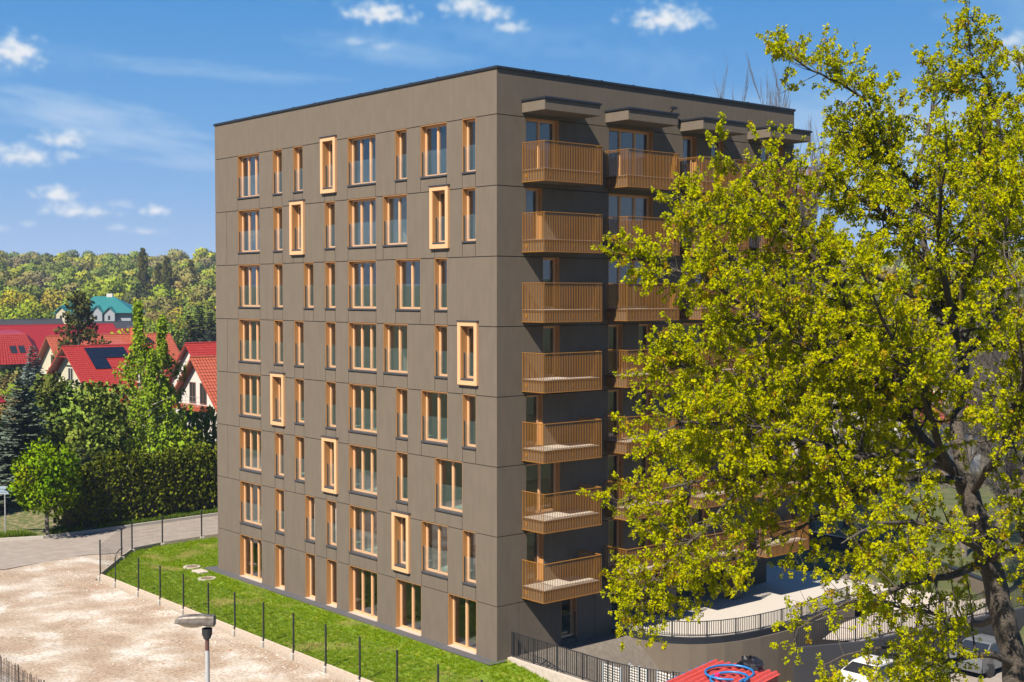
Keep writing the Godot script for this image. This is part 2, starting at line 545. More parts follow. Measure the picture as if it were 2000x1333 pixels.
func make_ground() -> void:
	hn.seed = 9
	hn.frequency = 0.008
	hn.fractal_octaves = 3
	var b := MB.new()
	var k := 150
	var w := 1900.0
	for j in k + 1:
		for i in k + 1:
			var s := -1.0 + 2.0 * i / k
			var t := -1.0 + 2.0 * j / k
			var x := signf(s) * pow(absf(s), 2.4) * w
			var z := signf(t) * pow(absf(t), 2.4) * w
			var h := land(x, z)
			b.v.append(Vector3(x, h, z))
			b.n.append(Vector3(h - land(x + 1.0, z), 1.0, h - land(x, z + 1.0)).normalized())
			b.c.append(Color.WHITE)
	for j in k:
		for i in k:
			var a := j * (k + 1) + i
			b.ix.append(a); b.ix.append(a + 1); b.ix.append(a + k + 2)
			b.ix.append(a); b.ix.append(a + k + 2); b.ix.append(a + k + 1)
	tag(put(b.mesh(), M.garden, "ground", self, "structure"), "green and earthy ground reaching the wooded hills", "ground")

	# the bare building lot
	var sand := StandardMaterial3D.new()
	sand.albedo_texture = noise_tex(61, 0.0065, [[0.0, L(0.44, 0.325, 0.235)], [0.26, L(0.50, 0.385, 0.29)], [0.42, L(0.56, 0.455, 0.36)], [0.54, L(0.62, 0.525, 0.435)], [0.64, L(0.69, 0.615, 0.54)], [0.76, L(0.80, 0.76, 0.705)], [1.0, L(0.87, 0.84, 0.80)]], 2048, 9, 90.0)
	sand.roughness = 0.95
	sand.heightmap_enabled = true
	sand.heightmap_texture = noise_tex(62, 0.03, [], 1024, 6)
	sand.heightmap_scale = 7.0
	sand.detail_enabled = true
	sand.detail_blend_mode = BaseMaterial3D.BLEND_MODE_MUL
	sand.detail_albedo = noise_tex(63, 0.11, [[0.0, Color(0.64, 0.57, 0.52, 0.85)], [0.30, Color(0.82, 0.78, 0.74, 0.7)], [0.48, Color(0.96, 0.95, 0.94, 0.6)], [0.6, Color(1, 1, 1, 0.5)], [1.0, Color(1, 1, 1, 0.3)]], 2048, 6)
	var lot := func(x: float, z: float) -> float:
		return -0.12 - 0.05 * smooth(-30.0, -36.0, x) + 0.10 * hn.get_noise_2d(x * 9.0, z * 9.0) + 0.05 * hn.get_noise_2d(x * 40.0, z * 40.0)
	var in_lot := func(x: float, z: float) -> bool:
		if x > -27.4: return z > 6.12
		if x > -34.4: return z > 6.12 - (-27.4 - x) * 0.72
		return z > 7.0 + (-34.4 - x) * 1.2
	var lot_o := sheet(-36.5, 34.0, 1.3, 62.0, 0.5, lot, in_lot, "sandy_ground", sand, 46.0)
	tag(lot_o, "bare sandy building lot with whitish lime patches", "ground")
	# stones lying on it
	var r := RandomNumberGenerator.new()
	r.seed = 4
	var st := MB.new()
	for i in 8:
		var a0 := TAU * i / 8.0
		var a1 := TAU * (i + 1) / 8.0
		st.tri(Vector3(0, 0.6, 0), Vector3(cos(a1), 0.12, sin(a1) * 0.8), Vector3(cos(a0), 0.12, sin(a0) * 0.8))
		st.quad(Vector3(cos(a0), 0.12, sin(a0) * 0.8), Vector3(cos(a1), 0.12, sin(a1) * 0.8), Vector3(cos(a1) * 0.8, -0.3, sin(a1) * 0.7), Vector3(cos(a0) * 0.8, -0.3, sin(a0) * 0.7))
	var sm := plain(Color.WHITE, 0.95)
	sm.vertex_color_use_as_albedo = true
	var spots := []
	for i in 3600:
		var x := r.randf_range(-33.0, 12.0)
		var z := r.randf_range(6.4, 24.0)
		if r.randf() < 0.35: z = 6.3 + absf(r.randfn(0.0, 0.9))
		var s := 0.015 + 0.04 * pow(r.randf(), 3.5)
		var cl: Color = [Color(0.40, 0.34, 0.28), Color(0.32, 0.24, 0.18), Color(0.24, 0.19, 0.15), Color(0.30, 0.11, 0.06), Color(0.46, 0.44, 0.41)][[0, 1, 2, 0, 1, 4, 2, 1, 4, 3][r.randi() % 10]]
		spots.append([Transform3D(Basis(Vector3.UP, r.randf() * TAU).scaled(Vector3(s * r.randf_range(0.8, 1.6), s, s)), Vector3(x, lot.call(x, z) + s * 0.1, z)), cl])
	tag(scatter(st.mesh(), sm, spots, "rubble"), "small stones and brick crumbs strewn over the sandy lot", "rubble", "", "stuff")

	# lawn
	var lawn := grained([[0.0, L(0.145, 0.27, 0.001)], [0.3, L(0.175, 0.31, 0.001)], [0.55, L(0.22, 0.35, 0.002)], [0.72, L(0.28, 0.37, 0.006)], [0.86, L(0.40, 0.38, 0.06)], [1.0, L(0.46, 0.38, 0.18)]], 64, 0.014, 15.0, 0.95, false, 6, 1024, 3.0, 0.15)
	var lh := func(x: float, z: float) -> float:
		return 0.0 - 0.11 * maxf(0.0, x) + 0.03 * hn.get_noise_2d(x * 20.0, z * 20.0) - 0.02 * smooth(2.0, 6.0, z)
	var left_edge := PackedVector2Array([Vector2(-27.3, 5.96), Vector2(-31.2, 3.1), Vector2(-32.8, 1.7), Vector2(-33.5, -0.7), Vector2(-33.8, -3.5), Vector2(-34.0, -40.0), Vector2(-24.0, -40.0), Vector2(-24.0, -0.6), Vector2(-0.6, -0.6), Vector2(-0.6, -0.72), Vector2(5.6, -0.72), Vector2(8.2, -1.6), Vector2(10.6, -3.4), Vector2(14.0, 0.0), Vector2(12.0, 5.96)])
	var in_lawn := func(x: float, z: float) -> bool:
		return Geometry2D.is_point_in_polygon(Vector2(x, z), left_edge)
	tag(sheet(-34.4, 14.0, -20.0, 6.5, 0.2, lh, in_lawn, "lawn", lawn, 10.0), "fresh green lawn with straw coloured patches around the building", "lawn")
	var gr := MB.new()
	for i in 6:
		var a := TAU * i / 6.0 + 0.3 * (i % 2)
		var o := Vector3(cos(a), 0, sin(a)) * 0.035
		var t := o * 2.1 + Vector3(0, 0.085 + 0.02 * (i % 3), 0)
		var s := Vector3(-sin(a), 0, cos(a)) * 0.012
		gr.tri(o - s, o + s, t)
	var gm := leafy(0.3)
	var tufts := []
	for i in 42000:
		var x := r.randf_range(-33.8, 6.0)
		var z := r.randf_range(-4.5, 6.0)
		if x > -25.7 and x < 0.0 and z < 0.72: continue
		if x >= 0.0 and z < -0.6: continue
		if not in_lawn.call(x, z): continue
		var q := hn.get_noise_2d(x * 26.0 + 90.0, z * 26.0)
		var dry := smooth(0.18, 0.55, q + r.randf_range(-0.12, 0.12))
		var g := Color(0.078, 0.15, 0.0).lerp(Color(0.14, 0.19, 0.0), r.randf() * 0.8).lerp(Color(0.30, 0.26, 0.09), dry * 0.8)
		tufts.append([Transform3D(Basis(Vector3.UP, r.randf() * TAU).scaled(Vector3(1, r.randf_range(0.6, 1.3), 1) * r.randf_range(0.7, 1.3)), Vector3(x, lh.call(x, z) - 0.01, z)), g])
	tag(scatter(gr.mesh(), gm, tufts, "grass"), "short blades of grass covering the lawn", "grass", "", "stuff")

	flat(PackedVector2Array([Vector2(-25.75, 0.62), Vector2(0.25, 0.62), Vector2(0.25, -0.3), Vector2(-25.75, -20.0)]), 0.035, "gravel_strip", M.gravel).set_meta("label", "dark grey gravel strip along the foot of the building")
	# road along the far side, with verge
	flat(PackedVector2Array([Vector2(-33.5, 9.2), Vector2(-34.5, 4.0), Vector2(-33.65, 1.9), Vector2(-33.85, -0.7), Vector2(-34.2, -3.5), Vector2(-35.0, -90.0), Vector2(-43.5, -90.0), Vector2(-42.3, -9.0), Vector2(-41.6, 0.0), Vector2(-41.5, 3.9), Vector2(-43.5, 9.0), Vector2(-48.0, 14.0), Vector2(-70.0, 22.0), Vector2(-70.0, 34.0), Vector2(-45.0, 26.0), Vector2(-38.0, 16.0)]), -0.13, "road", M.asphalt).set_meta("label", "pale grey asphalt road running past the hedge")
	var verge := grained([[0.0, L(0.06, 0.10, 0.01)], [0.45, L(0.12, 0.16, 0.02)], [0.6, L(0.30, 0.23, 0.13)], [1.0, L(0.40, 0.30, 0.19)]], 66, 0.03, 9.0, 0.95, false, 5, 512)
	flat(PackedVector2Array([Vector2(-41.4, 3.9), Vector2(-41.5, 0.0), Vector2(-42.2, -9.0), Vector2(-43.4, -90.0), Vector2(-55.0, -90.0), Vector2(-56.0, 10.0), Vector2(-48.0, 13.9), Vector2(-43.4, 8.9)]), 0.03, "verge", verge).set_meta("label", "earthy grass verge between road and hedge")
	var kb := MB.new()
	var kp := [Vector2(-43.4, 8.9), Vector2(-41.4, 3.9), Vector2(-41.5, 0.0), Vector2(-42.2, -9.0), Vector2(-43.4, -90.0)]
	for i in kp.size() - 1:
		var a: Vector2 = kp[i]
		var c: Vector2 = kp[i + 1]
		var o := (c - a).normalized().orthogonal() * 0.08
		kb.quad(Vector3(a.x + o.x, 0.06, a.y + o.y), Vector3(c.x + o.x, 0.06, c.y + o.y), Vector3(c.x - o.x, 0.06, c.y - o.y), Vector3(a.x - o.x, 0.06, a.y - o.y))
		kb.quad(Vector3(a.x + o.x, -0.3, a.y + o.y), Vector3(c.x + o.x, -0.3, c.y + o.y), Vector3(c.x + o.x, 0.06, c.y + o.y), Vector3(a.x + o.x, 0.06, a.y + o.y))
		kb.quad(Vector3(c.x - o.x, -0.3, c.y - o.y), Vector3(a.x - o.x, -0.3, a.y - o.y), Vector3(a.x - o.x, 0.06, a.y - o.y), Vector3(c.x - o.x, 0.06, c.y - o.y))
	put(kb.mesh(), M.concrete, "kerb", self, "structure")
	# tufts along the verge
	var vt := []
	for i in 2600:
		var z := r.randf_range(-14.0, 8.0)
		var x := -41.7 - maxf(0.0, -z) * 0.07 - absf(r.randfn(0.0, 0.7)) - maxf(0.0, z - 3.9) * 0.4
		if fposmod(z * 0.31, 1.0) < 0.3 and z > 0.0: continue
		vt.append([Transform3D(Basis(Vector3.UP, r.randf() * TAU).scaled(Vector3.ONE * r.randf_range(1.2, 3.0)), Vector3(x, 0.02, z)), Color(0.05, 0.10, 0.004).lerp(Color(0.10, 0.14, 0.01), r.randf())])
	tag(scatter(gr.mesh(), gm, vt, "verge_grass"), "green grass tufts along the kerb below the hedge", "grass", "", "stuff")
	# three covers in the lawn
	for q in [[-26.4, 0.95, true, "round manhole cover in the lawn near the building corner"], [-23.0, 1.75, true, "round manhole cover in the lawn in front of the tall window"]]:
		var t := thing("manhole_cover", Vector3(q[0], 0.0, q[1]), q[3], "manhole", "manhole covers in the lawn")
		var ring := MB.new()
		var lid := MB.new()
		for i in 24:
			var a0 := TAU * i / 24.0
			var a1 := TAU * (i + 1) / 24.0
			var p0 := Vector3(cos(a0), 0, sin(a0))
			var p1 := Vector3(cos(a1), 0, sin(a1))
			ring.quad(p0 * 0.5 + Vector3(0, 0.055, 0), p0 * 0.34 + Vector3(0, 0.055, 0), p1 * 0.34 + Vector3(0, 0.055, 0), p1 * 0.5 + Vector3(0, 0.055, 0))
			ring.quad(p1 * 0.5 + Vector3(0, -0.1, 0), p0 * 0.5 + Vector3(0, -0.1, 0), p0 * 0.5 + Vector3(0, 0.055, 0), p1 * 0.5 + Vector3(0, 0.055, 0))
			lid.tri(Vector3(0, 0.063, 0), p1 * 0.335 + Vector3(0, 0.06, 0), p0 * 0.335 + Vector3(0, 0.06, 0))
		put(ring.mesh(), M.pale_concrete, "ring", t)
		put(lid.mesh(), plain(L(0.30, 0.19, 0.15), 0.8), "lid", t)
	var sl := MB.new()
	sl.cbox(Vector3(-0.45, -0.1, -0.3), Vector3(0.45, 0.11, 0.3), 0.015)
	var so := put(sl.mesh(), M.pale_concrete, "concrete_cover")
	so.position = Vector3(-24.8, 0, 1.25)
	tag(so, "white rectangular concrete cover between the two manholes", "cover")

func scatter(mesh: Mesh, m: Material, spots: Array, called: String, parent: Node = self) -> MultiMeshInstance3D:
	mesh.surface_set_material(0, m)
	var mm := MultiMesh.new()
	mm.transform_format = MultiMesh.TRANSFORM_3D
	mm.use_colors = true
	mm.mesh = mesh
	mm.instance_count = spots.size()
	for i in spots.size():
		mm.set_instance_transform(i, spots[i][0])
		mm.set_instance_color(i, spots[i][1])
	var o := MultiMeshInstance3D.new()
	o.name = numbered(called) if parent == self else called
	o.multimesh = mm
	parent.add_child(o, true)
	return o

# ================================================================ the apartment building
# left face: plane z = 0, x from -25.02 to 0; right face: plane x = 0, z from 0 to -20.2
const TOP := 23.382
const BW := 25.02
const BD := 20.2

func lp(face: int, u: float, y: float, d: float) -> Vector3:
	# u runs along the face away from the shared corner, d stands out of the face
	return Vector3(-u, y, d) if face == 0 else Vector3(d, y, -u)

func fbox(b: MB, face: int, u0: float, u1: float, y0: float, y1: float, d0: float, d1: float) -> void:
	b.box(lp(face, u0, y0, d0), lp(face, u1, y1, d1))

func window_unit(parent: Node, face: int, u0: float, u1: float, y0: float, y1: float, panes: int, style: String, flip := false) -> void:
	# reveal
	var fr := MB.new()
	var dz := -0.26
	var fw := 0.10
	fbox(fr, face, u0, u1, y0, y0 + fw, dz, dz - 0.08)
	fbox(fr, face, u0, u1, y1 - fw, y1, dz, dz - 0.08)
	fbox(fr, face, u0, u0 + fw, y0 + fw, y1 - fw, dz, dz - 0.08)
	fbox(fr, face, u1 - fw, u1, y0 + fw, y1 - fw, dz, dz - 0.08)
	var w := put(fr.mesh(), M.wood_frame, "window", parent)
	if panes > 1:
		var pw := (u1 - u0) / panes
		for i in range(1, panes):
			var mu := MB.new()
			var c := u0 + pw * i
			fbox(mu, face, c - 0.062, c + 0.062, y0 + fw, y1 - fw, dz + 0.01, dz - 0.078)
			fbox(mu, face, c - 0.02, c + 0.02, y0 + fw, y1 - fw, dz + 0.022, dz + 0.01)
			put(mu.mesh(), M.wood_frame, "mullion", w)
	for i in panes:
		var pa := MB.new()
		var a := u0 + (u1 - u0) * i / panes + 0.05
		var e := u0 + (u1 - u0) * (i + 1) / panes - 0.05
		pa.quad(lp(face, e, y0 + 0.09, dz - 0.045), lp(face, a, y0 + 0.09, dz - 0.045), lp(face, a, y1 - 0.09, dz - 0.045), lp(face, e, y1 - 0.09, dz - 0.045))
		pa.quad(lp(face, e, y0 + 0.09, dz - 0.062), lp(face, a, y0 + 0.09, dz - 0.062), lp(face, a, y1 - 0.09, dz - 0.062), lp(face, e, y1 - 0.09, dz - 0.062))
		pa.quad(lp(face, e, y0 + 0.09, dz - 0.03), lp(face, a, y0 + 0.09, dz - 0.03), lp(face, a, y1 - 0.09, dz - 0.03), lp(face, e, y1 - 0.09, dz - 0.03))
		put(pa.mesh(), M.pane, "pane", w)
	var rv := MB.new()
	var front := 0.0 if style != "box" else 0.10
	fbox(rv, face, u0 - 0.012, u0 + 0.012, y0, y1, front - 0.012, dz)
	fbox(rv, face, u1 - 0.012, u1 + 0.012, y0, y1, front - 0.012, dz)
	fbox(rv, face, u0 + 0.012, u1 - 0.012, y1 - 0.012, y1 + 0.012, front - 0.012, dz)
	put(rv.mesh(), M.wood, "reveal", w)
	var sl := MB.new()
	if style == "ground":
		fbox(sl, face, u0 + 0.013, u1 - 0.013, y0 - 0.10, y0 + 0.012, 0.07, dz)
		put(sl.mesh(), M.threshold, "threshold", w)
	elif style == "door":
		fbox(sl, face, u0 + 0.013, u1 - 0.013, y0 - 0.10, y0 + 0.012, 0.03, dz)
		put(sl.mesh(), M.sill, "threshold", w)
	else:
		var out := 0.055 if style == "flat" else 0.03
		sl.cbox(lp(face, u0 - 0.03 if style == "flat" else u0 + 0.014, y0 - 0.075, front + out), lp(face, u1 + 0.0 if style == "flat" else u1 - 0.014, y0 + 0.008, front - 0.02), 0.008)
		fbox(sl, face, u0 + 0.014, u1 - 0.014, y0 - 0.03, y0 + 0.006, front - 0.02, dz)
		put(sl.mesh(), M.sill, "sill", w)
		var gp := MB.new()
		gp.quad(lp(face, u1 - 0.02, y0 + 0.03, -0.08), lp(face, u0 + 0.02, y0 + 0.03, -0.08), lp(face, u0 + 0.02, y0 + 1.16, -0.08), lp(face, u1 - 0.02, y0 + 1.16, -0.08))
		put(gp.mesh(), M.rail_glass, "glass_balustrade", w)
		for u in [u0 + 0.013, u1 - 0.043]:
			var ch := MB.new()
			fbox(ch, face, u, u + 0.03, y0 + 0.01, y0 + 1.14, -0.06, -0.102)
			put(ch.mesh(), M.dark_paint, "glass_clamp", w)
	if style == "box":
		var bx := MB.new()
		var o := 0.21
		var d1 := 0.13
		bx.cbox(lp(face, u0 - o, y0 - 0.27, d1), lp(face, u0 - 0.013, y1 + o, 0.002), 0.006)
		bx.cbox(lp(face, u1 + 0.013, y0 - 0.27, d1), lp(face, u1 + o, y1 + o, 0.002), 0.006)
		bx.cbox(lp(face, u0 - 0.013, y1 + 0.013, d1), lp(face, u1 + 0.013, y1 + o, 0.002), 0.004)
		bx.cbox(lp(face, u0 - 0.013, y0 - 0.27, d1), lp(face, u1 + 0.013, y0 - 0.08, 0.002), 0.004)
		put(bx.mesh(), M.wood_frame, "projecting_frame", w)
		var cp := MB.new()
		cp.cbox(lp(face, u0 - o - 0.03, y1 + o + 0.002, d1 + 0.05), lp(face, u1 + o + 0.03, y1 + o + 0.05, 0.002), 0.006)
		cp.cbox(lp(face, u0 - o + 0.05, y0 - 0.31, d1 - 0.02), lp(face, u1 + o, y0 - 0.272, 0.002), 0.006)
		put(cp.mesh(), M.sill, "flashing", w)

func make_building() -> void:
	var t := thing("apartment_building", Vector3.ZERO, "taupe eight-storey apartment block with timber windows and bronze slatted balconies", "building")
	# window columns of the sunny face: u0, u1, panes, style
	var A := [20.03, 22.4, 3, "flat"]
	var Bn := [17.65, 18.57, 1, "flat"]
	var Cn := [15.58, 16.5, 1, "flat"]
	var C2 := [14.6, 15.52, 1, "flat"]
	var D := [12.57, 13.5, 1, "flat"]
	var E := [9.0, 11.4, 3, "flat"]
	var Fn := [6.48, 7.4, 1, "flat"]
	var Gn := [3.46, 4.38, 1, "flat"]
	var H := [1.44, 2.36, 1, "flat"]
	var bxd := func(q: Array) -> Array: return [q[0], q[1], q[2], "box"]
	var rows := [
		[H, [3.47, 5.4, 2, "flat"], Fn, E, bxd.call(D), Cn, Bn, A],
		[H, bxd.call(Gn), [6.48, 8.4, 2, "flat"], E, D, bxd.call(Cn), Bn, A],
		[Gn, [5.46, 7.4, 2, "flat"], E, D, C2, Bn, A],
		[bxd.call(H), Gn, [6.48, 8.4, 2, "flat"], E, D, Cn, Bn, A],
		[H, [3.46, 5.4, 2, "flat"], Fn, E, D, Cn, bxd.call(Bn), A],
		[[2.4, 4.38, 2, "flat"], Fn, E, bxd.call(D), Cn, Bn, A],
		[H, [3.46, 5.4, 2, "flat"], bxd.call(Fn), E, D, C2, Bn, A],
		[[1.42, 3.42, 2, "ground"], [5.46, 7.46, 2, "ground"], [9.0, 11.45, 3, "ground"], [12.57, 13.5, 1, "ground"], [14.6, 15.52, 1, "ground"], [17.65, 18.6, 1, "ground"], [20.03, 22.45, 3, "ground"]],
	]
	var extra := [[], [23.7], [], [23.72], [], [23.75], [], []]
	var r := RandomNumberGenerator.new()
	r.seed = 12
	var core := MB.new()
	for k in 8:
		var yt := TOP - 3.0 * k
		var yb := yt - 3.0 if k < 7 else -0.5
		var ys := yt - 2.31 if k < 7 else 0.03
		face_row(t, core, 0, 0.0, BW, yt, yb, ys, rows[k], extra[k], r)
	panel(t, 0, 0.0, BW, TOP, 25.29, false, r)
	fbox(core, 0, 0.06, BW, TOP, 25.29, -0.05, -0.35)
	# shaded face with the balcony doors
	var side := [
		[[1.65, 3.55, 2, "door"], [6.65, 9.55, 3, "door"], [11.65, 12.6, 1, "door"], [13.7, 14.65, 1, "door"], [17.5, 19.3, 2, "door"]],
		[[1.65, 2.58, 1, "door"], [6.65, 9.55, 3, "door"], [11.65, 13.6, 2, "door"], [16.65, 18.6, 2, "door"]],
		[[2.63, 3.59, 1, "door"], [6.65, 9.5, 3, "door"], [12.6, 13.6, 1, "door"], [16.65, 18.6, 2, "door"]],
		[[2.65, 3.61, 1, "door"], [6.65, 7.56, 1, "door"], [8.65, 9.55, 1, "door"], [11.65, 13.6, 2, "door"], [17.6, 18.6, 1, "door"]],
		[[1.66, 2.62, 1, "door"], [6.65, 7.59, 1, "door"], [8.65, 9.55, 1, "door"], [11.65, 12.6, 1, "door"], [16.65, 18.6, 2, "door"]],
		[[1.66, 3.65, 2, "door"], [6.65, 7.63, 1, "door"], [8.65, 9.55, 1, "door"], [11.65, 13.6, 2, "door"], [16.65, 18.6, 2, "door"]],
		[[1.70, 2.67, 1, "door"], [6.7, 7.62, 1, "door"], [8.65, 9.55, 1, "door"], [11.65, 13.6, 2, "door"], [16.65, 18.6, 2, "door"]],
	]
	for k in 7:
		var yt := TOP - 3.0 * k
		face_row(t, core, 1, 0.051, BD, yt, yt - 3.0, yt - 2.26, side[k], [], r)
	panel(t, 1, 0.051, BD, TOP, 25.29, false, r)
	fbox(core, 1, 0.351, BD - 0.01, TOP, 25.28, -0.05, -0.35)
	# street level of the shaded face: a solid end, then an open undercroft on columns
	face_row(t, core, 1, 0.051, 6.92, 2.382, -2.6, 0.30, [[3.75, 4.68, 1, "sill7"]], [1.25, 5.83], r)
	put(core.mesh(), M.joint, "wall_core", t)
	# far walls, roof, parapet
	var bk := MB.new()
	bk.box(Vector3(-BW, 2.4, -BD), Vector3(-BW + 0.3, 25.29, -0.35))
	bk.box(Vector3(-BW, -0.5, -12.0), Vector3(-BW + 0.3, 2.4, -0.35))
	bk.box(Vector3(-BW + 0.3, 2.4, -BD + 0.002), Vector3(-0.36, 25.28, -BD + 0.3))
	put(bk.mesh(), M.render, "rear_wall", t)
	var rf := MB.new()
	rf.box(Vector3(-BW + 0.3, 24.6, -BD + 0.3), Vector3(-0.36, 24.8, -0.36))
	put(rf.mesh(), M.roofing, "roof", t)
	var cap := MB.new()
	cap.cbox(Vector3(-BW - 0.06, 25.292, 0.06), Vector3(0.06, 25.41, -0.42), 0.012)
	cap.cbox(Vector3(-0.42, 25.292, -0.421), Vector3(0.06, 25.41, -BD - 0.06), 0.012)
	cap.cbox(Vector3(-BW - 0.06, 25.292, -0.421), Vector3(-BW + 0.42, 25.41, -BD - 0.06), 0.012)
	cap.cbox(Vector3(-BW + 0.421, 25.292, -BD + 0.42), Vector3(-0.421, 25.41, -BD - 0.06), 0.012)
	var pc := put(cap.mesh(), M.metal_dark, "parapet_cap", t)
	var sm := MB.new()
	for i in range(1, 12): sm.box(Vector3(-2.05 * i - 0.03, 25.411, 0.07), Vector3(-2.05 * i + 0.03, 25.436, -0.43))
	for i in range(1, 10): sm.box(Vector3(-0.43, 25.411, -2.05 * i - 0.03), Vector3(0.07, 25.436, -2.05 * i + 0.03))
	put(sm.mesh(), M.metal_dark, "cap_seam", pc)
	# white blinds half drawn behind two windows
	for u in [15.28, 13.28]:
		var bl := MB.new()
		fbox(bl, 0, u - 0.2, u, TOP - 18.0 - 2.2, TOP - 18.05, -0.40, -0.43)
		put(bl.mesh(), M.white, "blind", t)
	# rooms behind the windows
	var fl := MB.new()
	var ce := MB.new()
	var wl := MB.new()
	for k in 8:
		var yt := TOP - 3.0 * k
		var yf := yt - 2.36 if k < 7 else 0.0
		fl.box(Vector3(-BW + 0.31, yf - 0.02, -0.36), Vector3(-0.36, yf, -BD + 0.31 if k < 7 else -6.5))
		ce.box(Vector3(-BW + 0.31, yt + 0.32, -0.36), Vector3(-0.36, yt + 0.56, -BD + 0.31))
		var y1 := yt + 0.31
		wl.box(Vector3(-BW + 0.31, yf, -5.9), Vector3(-5.9, y1, -5.7))
		for x in [-19.3, -14.05, -8.7]:
			wl.box(Vector3(x - 0.08, yf, -5.7), Vector3(x + 0.08, y1, -0.36))
		if k < 7:
			wl.box(Vector3(-5.9, yf, -BD + 0.31), Vector3(-5.7, y1, -5.7))
			for z in [-5.75, -10.6, -15.6]:
				wl.box(Vector3(-5.7, yf, z - 0.08), Vector3(-0.36, y1, z + 0.08))
	put(fl.mesh(), M.room_floor, "room_floor", t)
	put(ce.mesh(), M.room_ceiling, "floor_slab", t)
	put(wl.mesh(), M.room_wall, "partition", t)
	# undercroft
	var so := MB.new()
	so.box(Vector3(-BW + 0.31, 2.05, -BD + 0.31), Vector3(-0.05, 2.375, -6.93))
	put(so.mesh(), M.core, "soffit", t)
	for z in [-11.0, -16.0]:
		var co := MB.new()
		co.cbox(Vector3(-0.62, 0.2, z - 0.35), Vector3(-0.02, 2.05, z + 0.35), 0.02)
		put(co.mesh(), M.render2, "column", t)
	var uw := MB.new()
	uw.box(Vector3(-BW + 0.4, 0.2, -6.92), Vector3(-0.36, 2.05, -6.6))
	uw.box(Vector3(-8.2, 0.2, -BD), Vector3(-8.0, 2.05, -6.92))
	uw.box(Vector3(-7.9, 0.2, -BD), Vector3(-1.6, 2.05, -18.6))
	put(uw.mesh(), M.core, "undercroft_wall", t)
	# canopies and balconies
	for j in 4:
		var u := 1.4 + 5.0 * j
		var cn := MB.new()
		cn.cbox(Vector3(0.002, 23.54, -u), Vector3(1.47, 24.0, -u - 3.27), 0.012)
		var co := put(cn.mesh(), M.render, "canopy", t)
		var cc := MB.new()
		cc.cbox(Vector3(0.002, 24.002, -u + 0.05), Vector3(1.52, 24.1, -u - 3.33), 0.01)
		for i in 16: cc.box(Vector3(0.05, 24.1, -u - 0.2 * i - 0.1), Vector3(1.5, 24.122, -u - 0.2 * i - 0.13))
		put(cc.mesh(), M.metal_dark, "canopy_cap", co)
	var bar := balcony_bars()
	var slab := balcony_slab()
	for k in 7:
		for j in 4:
			var o := Vector3(0, TOP - 3.0 * k, -1.4 - 5.0 * j)
			var s := share(slab[0], "balcony", t, o)
			share(slab[1], "edge_flashing", s)
			share(slab[2], "floor_slabs", s)
			share(bar[0], "handrail", s)
			share(bar[1], "balusters", s).set_meta("kind", "stuff")
			share(bar[2], "bracket", s)
	# camera on the wall
	var cm := MB.new()
	cm.tube(Vector3(0.0, 24.35, -10.7), Vector3(0.28, 24.55, -10.7), 0.03, 0.03, 6)
	cm.cbox(Vector3(0.14, 24.53, -10.95), Vector3(0.26, 24.65, -10.55), 0.01)
	put(cm.mesh(), M.dark_paint, "security_camera", t)

func panel(parent: Node, face: int, u0: float, u1: float, y0: float, y1: float, joined: bool, r: RandomNumberGenerator) -> void:
	var b := MB.new()
	var g := 0.017
	var a := u0 + (g if u0 > 0.06 else 0.0)
	var e := u1 - (g if u1 < BD - 0.1 or (face == 0 and u1 < BW - 0.1) else 0.0)
	if face == 1 and u1 >= BD - 0.1: e = u1
	fbox(b, face, a, e, y0 + g, y1 - (0.0 if y1 > 25.0 else g), 0.0, -0.048)
	put(b.mesh(), M.render if r.randf() < 0.6 else M.render2, "facade_panel", parent)

func face_row(parent: Node, core: MB, face: int, ua: float, ub: float, yt: float, yb: float, ys: float, wins: Array, extra: Array, r: RandomNumberGenerator) -> void:
	var u := ua
	var cu := maxf(ua, 0.351) if face == 1 else 0.06
	for w in wins + [[ub, ub, 0, ""]]:
		var stop: float = w[0]
		var cuts := [u]
		for e in extra:
			if e > u + 0.1 and e < stop - 0.1: cuts.append(e)
		cuts.append(stop)
		for i in cuts.size() - 1: panel(parent, face, cuts[i], cuts[i + 1], yb, yt, false, r)
		fbox(core, face, maxf(u, cu), stop if stop < BD - 0.05 or face == 0 else stop - 0.01, yb, yt, -0.05, -0.35)
		if w[2] > 0:
			var y0 := ys
			var y1 := yt
			if w[3] == "sill7":
				y1 = 2.18
				panel(parent, face, w[0], w[1], y1 - 0.017, yt, false, r)
				fbox(core, face, w[0], w[1], y1, yt, -0.05, -0.35)
			if w[3] != "ground" or ys > -0.4:
				panel(parent, face, w[0], w[1], yb, y0 - 0.08, false, r)
				fbox(core, face, w[0], w[1], yb, y0 - 0.1, -0.05, -0.35)
			window_unit(parent, face, w[0], w[1], y0, y1 - 0.015, w[2], "flat" if w[3] == "sill7" else w[3])
		u = w[1]

func balcony_slab() -> Array:
	var a := MB.new()
	a.box(Vector3(0.002, -2.80, -0.05), Vector3(1.415, -2.40, -3.35))
	var m := a.mesh()
	m.surface_set_material(0, M.render)
	var b := MB.new()
	b.box(Vector3(0.002, -2.399, -0.03), Vector3(1.43, -2.30, -3.37))
	var f := b.mesh()
	f.surface_set_material(0, M.metal_dark)
	var d := MB.new()
	for i in 7:
		for j in 3:
			d.cbox(Vector3(0.02 + j * 0.465, -2.299, -0.06 - i * 0.468), Vector3(0.02 + j * 0.465 + 0.46, -2.275, -0.06 - i * 0.468 - 0.462), 0.004)
	var t := d.mesh()
	t.surface_set_material(0, M.concrete)
	return [m, f, t]

